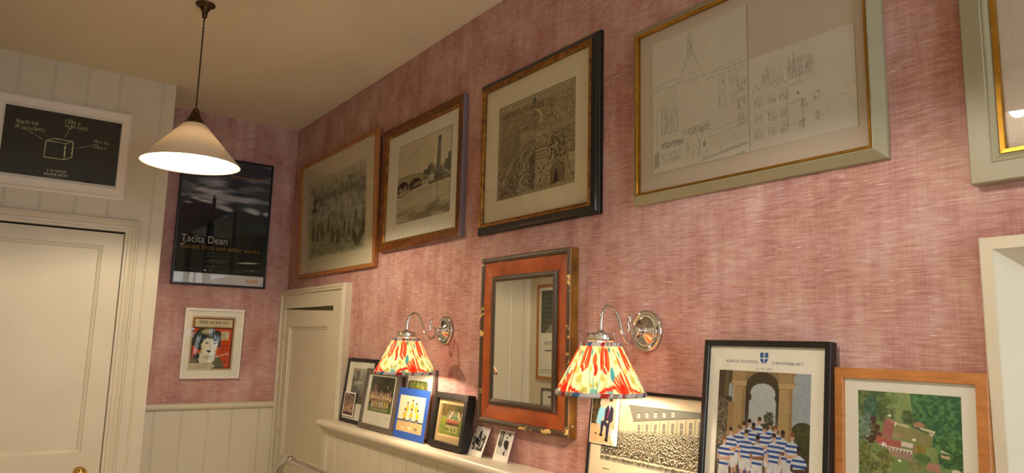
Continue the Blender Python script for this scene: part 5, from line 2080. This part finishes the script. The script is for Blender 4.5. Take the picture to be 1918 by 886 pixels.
# ---- rugby team photograph
def cv_rugby():
    c = CV(300, 376, (176, 182, 190), 71)
    U, V = c.uv()
    sky = np.array([168, 176, 186])
    c.mixm(np.clip(V * 1.4, 0, 1) * .6, (196, 194, 192))
    # flint wall
    c.poly([(0, .215), (.05, .22), (.125, .25), (.125, 1), (0, 1)], (110, 96, 78))
    c.mixm((U < .125) * (V > .22) * np.clip((c.fbm(46, 60, 2) - .5) * 5, 0, .9), (164, 148, 124))
    c.mixm((U < .125) * (V > .22) * np.clip((c.fbm(50, 70, 2) - .54) * 6, 0, .9), (60, 52, 42))
    # dark masonry upper left with small window
    c.poly([(0, 0), (.17, 0), (.17, .26), (.06, .22), (0, .22)], (70, 54, 36))
    c.poly([(.085, .0), (.125, .0), (.115, .21), (.07, .21)], (110, 90, 62))
    c.poly([(.125, .20), (.125, .12), (.145, .09), (.165, .12), (.165, .21)], sky)
    st, st2, sh = (186, 154, 108), (166, 132, 88), (92, 72, 46)
    # right outer sky and tree
    c.poly([(.80, 0), (1, 0), (1, 1), (.80, 1)], sky)
    c.ell(.93, .46, .14, .115, (62, 62, 30))
    c.rect(.815, .44, 1, 1, (60, 60, 30))
    c.mixm((U > .82) * (V > .38) * np.clip((c.fbm(24, 30, 4) - .5) * 4, 0, .7), (88, 92, 44))
    # outer arch mass
    c.poly([(.16, 0), (.85, 0), (.82, .05), (.80, .12), (.66, .12), (.16, .12)], (150, 120, 82))
    for a0 in range(9):
        t0 = PI * (.06 + a0 * .11)
        c.line([(.50 - .33 * math.cos(t0), .125 - .12 * math.sin(t0)), (.50 - .21 * math.cos(t0), .125 - .07 * math.sin(t0))], 1.2, sh, .7)
    c.poly([(.32, .13)] + [(.50 - .185 * math.cos(t), .13 - .125 * math.sin(t)) for t in [i * PI / 16 for i in range(17)]] + [(.68, .13), (.68, .46), (.32, .46)], (66, 50, 32))
    # inner opening to sky
    P = [(.36, .46), (.362, .21), (.374, .17)] + [(.508 - .134 * math.cos(t), .165 - .075 * math.sin(t)) for t in [i * PI / 16 for i in range(17)]] + [(.642, .17), (.652, .21), (.650, .46)]
    c.poly(P, (190, 194, 200))
    c.ell(.50, .42, .14, .09, (206, 204, 200), .7, 0, .6)
    c.poly([(.34, .18), (.385, .175), (.385, .215), (.365, .225), (.34, .225)], (58, 44, 28))
    c.poly([(.635, .18), (.68, .175), (.68, .225), (.655, .225), (.635, .20)], (58, 44, 28))
    # columns
    for (x0, x1, xb0, xb1, cap0, cap1) in ((.184, .318, .190, .314, .155, .330), (.680, .816, .684, .822, .662, .846)):
        c.poly([(x0, .11), (x1, .11), (xb1, .62), (xb0, .62)], st)
        for i in range(11):
            y = .145 + i * .040
            c.line([(x0, y), (x1, y)], 1.0, st2, .8)
            xx = x0 + (x1 - x0) * (.35 if i % 2 else .65)
            c.line([(xx, y), (xx, y + .04)], 1.0, st2, .8)
        c.poly([(x1 - .035, .11), (x1, .11), (xb1, .62), (xb1 - .03, .62)], (140, 108, 68), .5)
        c.poly([(cap0, .075), (cap1, .075), (cap1 - .004, .095), (x1 + .006, .120), (x0 - .006, .120), (cap0 + .006, .095)], (196, 166, 118))
        c.line([(cap0, .078), (cap1, .078)], 1.4, (120, 92, 58))
        c.line([(x0, .122), (x1, .122)], 1.2, (120, 92, 58))
        c.poly([(cap0 + .012, .0), (cap1 - .01, .0), (cap1 - .02, .075), (cap0 + .01, .075)], (176, 144, 98))
        for i in range(5):
            c.line([(cap0 + .03 + i * .03, .07), (cap0 + .035 + i * .028, .0)], 1.2, (110, 84, 54), .7)
    c.poly([(.125, .25), (.19, .24), (.19, .62), (.125, .62)], (168, 136, 92))
    c.rect(.31, .42, .69, 1, (84, 70, 48))
    c.rect(.12, .58, .83, 1, (110, 92, 66))
    c.mixm((V > .60) * np.clip((c.fbm(10, 16, 3) - .45) * 3, 0, .6), (72, 60, 42))
    # sapling
    for i in range(110):
        a, r = c.rnd.uniform(0, 6.28), c.rnd.uniform(0, 1) ** .6
        c.ell(.585 + .055 * r * math.cos(a), .345 + .05 * r * math.sin(a), .008, .006, c.rnd.choice([(60, 66, 36), (84, 90, 50), (50, 50, 30)]), .85)
    c.ell(.56, .41, .09, .03, (60, 62, 34), .9)
    c.line([(.60, .30), (.59, .42)], 1.2, (50, 44, 30))
    wh, bl, pale, dark = (226, 228, 238), (28, 78, 166), (228, 178, 150), (92, 58, 40)

    def player(x, y, skin, hair, s=1.0, shirt=.175, front=True, arms='cross', hcol=None):
        hw, hh = .0205 * s, .0270 * s
        sw = .058 * s
        top = y + hh * 1.35
        bot = y + shirt * s

        def stripes(Uq, Vq):
            k_ = (np.floor((Vq - top) / (.0175 * s)).astype(int) % 2)[..., None]
            return np.where(k_ == 0, np.array(wh), np.array(bl))
        # legs, shorts
        if front:
            for sx in (-1, 1):
                c.line([(x + sx * sw * .5, bot + .05), (x + sx * sw * .62, bot + .20)], 7.0 * s, skin)
                c.line([(x + sx * sw * .62, bot + .15), (x + sx * sw * .64, bot + .24)], 6.4 * s, (34, 74, 150))
            c.poly([(x - sw * .86, bot - .01), (x + sw * .86, bot - .01), (x + sw * 1.12, bot + .085), (x + sw * .12, bot + .09), (x, bot + .04), (x - sw * .12, bot + .09), (x - sw * 1.12, bot + .085)], (224, 224, 230))
            c.line([(x, bot + .01), (x, bot + .05)], 1, (170, 170, 180), .6)
        # torso with sleeves
        c.poly([(x - hw * .8, top - .006), (x + hw * .8, top - .006), (x + sw * .9, top + .014), (x + sw * 1.22, top + .040), (x + sw * 1.28, top + .075), (x + sw * .92, top + .075), (x + sw * .85, bot),
                (x - sw * .85, bot), (x - sw * .92, top + .075), (x - sw * 1.28, top + .075), (x - sw * 1.22, top + .040), (x - sw * .9, top + .014)], stripes)
        for sx in (-1, 1):
            c.line([(x + sx * sw * .90, top + .05), (x + sx * sw * .84, bot)], 1.2, (70, 90, 140), .5)
        if arms == 'cross':
            for sx in (-1, 1):
                c.line([(x + sx * sw * 1.12, top + .075), (x + sx * sw * 1.08, top + .098)], 6.2 * s, skin)
            c.line([(x - sw * 1.02, top + .100), (x + sw * .7, top + .088)], 5.6 * s, skin)
            c.line([(x + sw * 1.02, top + .100), (x - sw * .6, top + .104)], 5.6 * s, tuple(v_ * .92 for v_ in skin))
        else:
            for sx in (-1, 1):
                c.line([(x + sx * sw * 1.12, top + .075), (x + sx * sw * 1.22, top + .125), (x + sx * sw * .88, bot + .01)], 5.2 * s, skin)
        # neck, head, hair, face marks
        c.rect(x - hw * .45, y + hh * .6, x + hw * .45, top + .006, tuple(v_ * .88 for v_ in skin))
        c.poly([(x - hw * .9, top - .008), (x, top + .010), (x + hw * .9, top - .008), (x + hw * .5, top - .010), (x - hw * .5, top - .010)], wh)
        c.ell(x, y, hw * .92, hh * 1.05, skin)
        c.ell(x, y - hh * .62, hw * 1.0, hh * .58, hair)
        c.rect(x - hw, y - hh * .55, x - hw * .75, y - hh * .05, hair)
        c.rect(x + hw * .75, y - hh * .55, x + hw, y - hh * .05, hair)
        c.rect(x - hw * .6, y - hh * .12, x - hw * .2, y + hh * .02, tuple(v_ * .45 for v_ in skin))
        c.rect(x + hw * .2, y - hh * .12, x + hw * .6, y + hh * .02, tuple(v_ * .45 for v_ in skin))
        c.rect(x - hw * .3, y + hh * .52, x + hw * .3, y + hh * .62, tuple(v_ * .6 for v_ in skin))
        c.line([(x, y + .0), (x + hw * .08, y + hh * .3)], .9, tuple(v_ * .75 for v_ in skin))
    br, bk, fa, gi = (70, 44, 28), (28, 20, 18), (120, 84, 50), (150, 86, 46)
    ps = [(.485, .362, pale, br, 1, .17, 'cross'), (.377, .385, pale, bk, 1, .17, 'cross'), (.603, .385, (190, 140, 112), br, 1, .17, 'cross'), (.318, .408, pale, br, 1, .17, 'cross'), (.423, .408, dark, bk, 1, .18, 'cross'),
          (.657, .408, pale, gi, 1, .18, 'side'), (.540, .415, pale, br, 1.02, .18, 'cross'), (.268, .438, pale, fa, 1.02, .18, 'cross'), (.732, .438, (120, 76, 50), bk, 1.02, .18, 'cross'), (.172, .462, pale, br, 1.04, .175, 'cross'),
          (.828, .448, pale, gi, 1.05, .19, 'cross'), (.347, .465, pale, bk, 1.05, .175, 'side'), (.644, .468, pale, br, 1.05, .175, 'side'), (.473, .495, (156, 104, 74), bk, 1.08, .175, 'cross'), (.105, .535, pale, gi, 1.08, .175, 'cross'),
          (.895, .538, (76, 46, 34), bk, 1.10, .17, 'cross')]
    for (x, y, sk, hr, s, sh_, ar) in ps:
        player(x, y + .006, sk, hr, s * .97, sh_, True, ar)
    c.a *= (.92 + .12 * (c.fbm(40, 50, 3) - .5))[..., None]
    return c


W, H = .329, .413
K_ = root('framed_photograph', 'tall black framed rugby team photograph with blue crest and heading', 'framed photograph', *on_ledge(1.168 - W / 2, 1.382, 1.427, H, .022))
frame_part(K_, W, H, [(0, 0), (0, .021), (.001, .022), (.013, .022), (.014, .0205), (.014, .010)], M['black'])
mount_part(K_, -W / 2 + .012, W / 2 - .012, .012, H - .012, -.1225, .1170, .046, .3435, -.0135, M['ivory'], t=.0005)
sheet('photograph', cv_rugby(), .2405, .2985, K_, -.0027, .0455, -.0131, M['gloss'])
glass_part(K_, W, H, .0135, -.0160)
yk = -.0139
uk = lambda y: (1.168 - W / 2) - y
txt("KING'S SCHOOL", uk(1.107), .3620, .0064, M['navyink'], K_, yk, .088, thin=-.006)
txt('CANTERBURY', uk(.984), .3605, .0064, M['navyink'], K_, yk, .078, thin=-.006)
txt('1st XV 2021', uk(1.026), .3475, .0045, M['navyink'], K_, yk, .043, thin=-.008)
# quartered shield
sx0, sx1, sz0, sz1 = uk(1.0145), uk(.9935), .3605, .3865
sm = (sx0 + sx1) / 2
mb = MB()
gp = .0013
mb.poly([(sx0, .3750), (sm - gp, .3750), (sm - gp, sz1), (sx0, sz1)], yk, yk + .0003)
mb.poly([(sm + gp, .3750), (sx1, .3750), (sx1, sz1), (sm + gp, sz1)], yk, yk + .0003)
lowl = [(sx0, .3725), (sm - gp, .3725), (sm - gp, sz0 + .0006), (sm - .0045, sz0 + .003), (sx0 + .0018, sz0 + .0068)]
mb.poly(lowl, yk, yk + .0003)
mb.poly([(2 * sm - x, z) for x, z in lowl], yk, yk + .0003)
mb.build('shield_crest', M['blueink'], K_)


# ---- aerial photograph
def cv_aerial():
    c = CV(240, 300, (120, 142, 82), 81)
    U, V = c.uv()
    n = c.fbm(5, 6, 5)
    n3 = c.fbm(22, 26, 4)
    c.mixm(np.clip((n - .45) * 3, 0, .7), (150, 162, 104))
    # woods
    def wood(mask, a, b_):
        c.mixm(np.clip(mask, 0, 1), a)
        c.mixm(np.clip(mask, 0, 1) * np.clip((n3 - .46) * 6, 0, .95), b_)
    wob = (c.fbm(7, 7, 4) - .5) * .16
    n3 = c.fbm(34, 42, 3)
    wood((U + wob > .57) * (V < .30 + (U - .57) * .30 + wob) * 1.0, (40, 92, 60), (84, 136, 82))
    wood((U + wob > .80) * (V + wob > .26) * (V < .50 + wob) * 1.0, (48, 98, 56), (98, 146, 80))
    wood((U + wob < .30) * (V < .24 + wob) * 1.0, (74, 98, 62), (118, 134, 86))
    wood((U + wob < .14) * (V > .20) * (V < .46 + wob) * 1.0, (90, 112, 80), (140, 156, 120))
    wood((U + wob < .34) * (V + wob > .46) * 1.0, (92, 108, 58), (152, 156, 96))
    wood((U + wob < .44) * (V + wob > .04) * (V < .10) * 1.0, (96, 124, 66), (120, 144, 84))
    for (x, y, rx, ry, a, b_) in ((.15, .14, .08, .09, (50, 96, 80), (84, 126, 104)), (.30, .15, .09, .09, (66, 84, 46), (96, 110, 60)), (.13, .24, .06, .06, (74, 46, 44), (104, 66, 56)), (.16, .33, .09, .075, (70, 46, 40), (110, 70, 56)),
                                 (.10, .27, .045, .09, (110, 134, 118), (140, 160, 140)), (.27, .50, .06, .08, (92, 96, 52), (130, 128, 70)), (.07, .47, .07, .07, (96, 104, 54), (130, 132, 72)), (.10, .57, .09, .07, (84, 92, 50), (126, 130, 76)),
                                 (.51, .185, .055, .045, (54, 78, 44), (84, 104, 56)), (.62, .41, .04, .035, (140, 120, 50), (160, 140, 70)), (.68, .26, .04, .03, (60, 104, 62), (80, 122, 70)), (.90, .46, .12, .07, (42, 84, 44), (80, 116, 62)),
                                 (.63, .48, .07, .035, (74, 110, 60), (96, 128, 70)), (.57, .53, .06, .04, (120, 124, 80), (150, 146, 104))):
        for k_ in range(60):
            an, r = c.rnd.uniform(0, 6.28), c.rnd.random() ** .5
            c.ell(x + rx * r * math.cos(an), y + ry * r * math.sin(an), .016, .013, a if c.rnd.random() < .6 else b_, .8)
    # lawn court
    c.poly([(.385, .26), (.56, .26), (.74, .30), (.715, .40), (.56, .365), (.36, .34)], (146, 136, 88), .9)
    c.poly([(.34, .30), (.44, .31), (.44, .35), (.34, .34)], (176, 146, 120), .8)
    # L-shaped house with red roofs
    c.poly([(.285, .215), (.325, .207), (.385, .224), (.345, .352), (.24, .335)], (172, 96, 94))
    c.poly([(.30, .215), (.325, .207), (.385, .224), (.375, .25)], (188, 116, 110))
    c.poly([(.385, .224), (.40, .23), (.385, .262), (.372, .26)], (232, 222, 210))
    c.poly([(.196, .344), (.443, .368), (.430, .422), (.190, .402)], (176, 92, 82))
    c.line([(.196, .346), (.443, .370)], 1.2, (196, 120, 108), .9)
    c.poly([(.440, .366), (.552, .374), (.545, .410), (.435, .402)], (222, 206, 192))
    c.poly([(.205, .405), (.545, .425), (.54, .452), (.33, .440), (.25, .425)], (216, 200, 186))
    for i in range(9):
        c.rect(.235 + i * .034, .415 + i * .003, .248 + i * .034, .428 + i * .003, (70, 50, 60))
    c.poly([(.25, .39), (.29, .393), (.29, .42), (.25, .418)], (232, 226, 220))
    c.poly([(.555, .375), (.56, .44), (.545, .44), (.545, .40)], (170, 90, 96))
    # outbuildings, garden walls
    c.poly([(.40, .232), (.515, .246), (.51, .266), (.39, .248)], (206, 186, 150))
    c.poly([(.55, .23), (.60, .208), (.66, .226), (.66, .246), (.57, .255)], (176, 130, 100))
    c.poly([(.62, .25), (.755, .268), (.75, .286), (.61, .262)], (222, 204, 178))
    c.poly([(.70, .28), (.745, .29), (.73, .31), (.70, .30)], (206, 184, 156))
    c.poly([(.80, .395), (.84, .405), (.88, .42), (.80, .412)], (210, 200, 180))
    c.poly([(.80, .43), (.88, .435), (.88, .455), (.80, .45)], (206, 176, 136))
    c.poly([(.67, .515), (.69, .495), (.795, .498), (.785, .56), (.67, .55)], (178, 124, 110))
    c.ell(.93, .535, .04, .015, (226, 210, 176))
    # drive
    c.poly([(.31, .44), (.54, .452), (.525, .505), (.33, .475)], (168, 134, 120), .95)
    for (x, y) in ((.42, .51), (.33, .185), (.56, .345)):
        c.ell(x, y, .018, .010, (236, 230, 220))
    c.a *= (1 + .16 * (c.fbm(70, 80, 2) - .5))[..., None]
    # soft pale patch near the top of the print
    c.mixm(np.exp(-(((U - .42) / .16) ** 2 + ((V - .10) / .16) ** 2)) * .30, (170, 186, 140))
    return c


W, H = .288, .360
A_ = root('framed_photograph', 'oak framed aerial colour photograph of a red roofed house among trees', 'framed photograph', *on_ledge(.842 - W / 2, 1.414, 1.437, H, .021))
frame_part(A_, W, H, [(0, 0), (0, .020), (.001, .021), (.0195, .021), (.0205, .0200), (.0205, .010)], M['oakx'])
mount_part(A_, -W / 2 + .018, W / 2 - .018, .018, H - .018, -.0975, .0965, .066, .317, -.0125, M['ivory'], t=.0012)
sheet('photograph', cv_aerial(), .1955, .2525, A_, -.0005, .0655, -.0112, M['gloss'])
glass_part(A_, W, H, .020, -.0150)


# ================================================================== PICTURES ON THE LEFT WALL (seen in the mirror)
def cv_alley():
    c = CV(150, 120, (120, 116, 104), 91)
    c.mixm(np.clip((c.fbm(8, 10, 5) - .4) * 2.5, 0, .9), (70, 66, 58))
    c.poly([(.30, 0), (.62, 0), (.56, .55), (.40, .55)], (206, 202, 190))
    c.poly([(0, 0), (.34, 0), (.40, .60), (.10, 1), (0, 1)], (64, 60, 52), .8)
    c.poly([(.60, 0), (1, 0), (1, 1), (.86, 1), (.55, .60)], (84, 80, 70), .8)
    for i in range(7):
        for j in range(4):
            c.rect(.64 + j * .09, .06 + i * .11, .69 + j * .09, .12 + i * .11, (36, 34, 32))
            c.rect(.04 + j * .08, .06 + i * .11, .085 + j * .08, .12 + i * .11, (150, 146, 134))
    c.poly([(.40, .60), (.56, .60), (.9, 1), (.1, 1)], (150, 146, 134))
    return c


W, H = .500, .630
rt = root('framed_poster', 'oak framed poster with street photograph and lettering, reflected in the mirror', 'poster', (LX + .001, 3.885 - W / 2, 1.312), (0, 0, PI / 2))
frame_part(rt, W, H, [(0, 0), (0, .018), (.001, .019), (.018, .019), (.019, .018), (.019, .010)], M['oak'])
board_part(rt, -W / 2 + .018, W / 2 - .018, .018, H - .018, -.0112, M['ivory'])
sheet('photograph', cv_alley(), .400, .285, rt, .010, .305, -.0118, M['gloss'])
txt('TRUTH', .172, .226, .024, M['ink'], rt, -.0116, .17, align='RIGHT')
MB().box(.09, .165, -.0116, -.0112, .184, .194).build('small_print', M['greyink'], rt)
MB().box(-.20, .21, -.0116, -.0112, .060, .064).box(-.20, .21, -.0116, -.0112, .044, .048).build('small_print', M['greyink'], rt)
glass_part(rt, W, H, .0185, -.0140)
W, H = .26, .32
rt = root('framed_certificate', 'small black framed certificate under the oak poster, reflected in the mirror', 'certificate', (LX + .001, 3.83 - W / 2, .935), (0, 0, PI / 2))
frame_part(rt, W, H, [(0, 0), (0, .014), (.001, .015), (.011, .015), (.012, .014), (.012, .007)], M['pewter'])
board_part(rt, -W / 2 + .010, W / 2 - .010, .010, H - .010, -.0082, M['ivory'])
mb = MB()
for i in range(16):
    mb.box(-.085, .085 - .012 * (i % 3), -.0086, -.0082, .215 - i * .011, .2175 - i * .011)
mb.build('small_print', M['greyink'], rt)
MB().box(-.06, .06, -.0087, -.0083, .262, .272).box(-.03, .03, -.0087, -.0083, .242, .250).build('heading', M['navyink'], rt)
glass_part(rt, W, H, .0115, -.0105)

# the second pendant of the pair, above and in front of the camera's view
pendant((0.557, 0.770), 'second cream cone pendant lamp, hanging nearer the window end of the room', NEAR_W, (1.0, 0.92, 0.82))
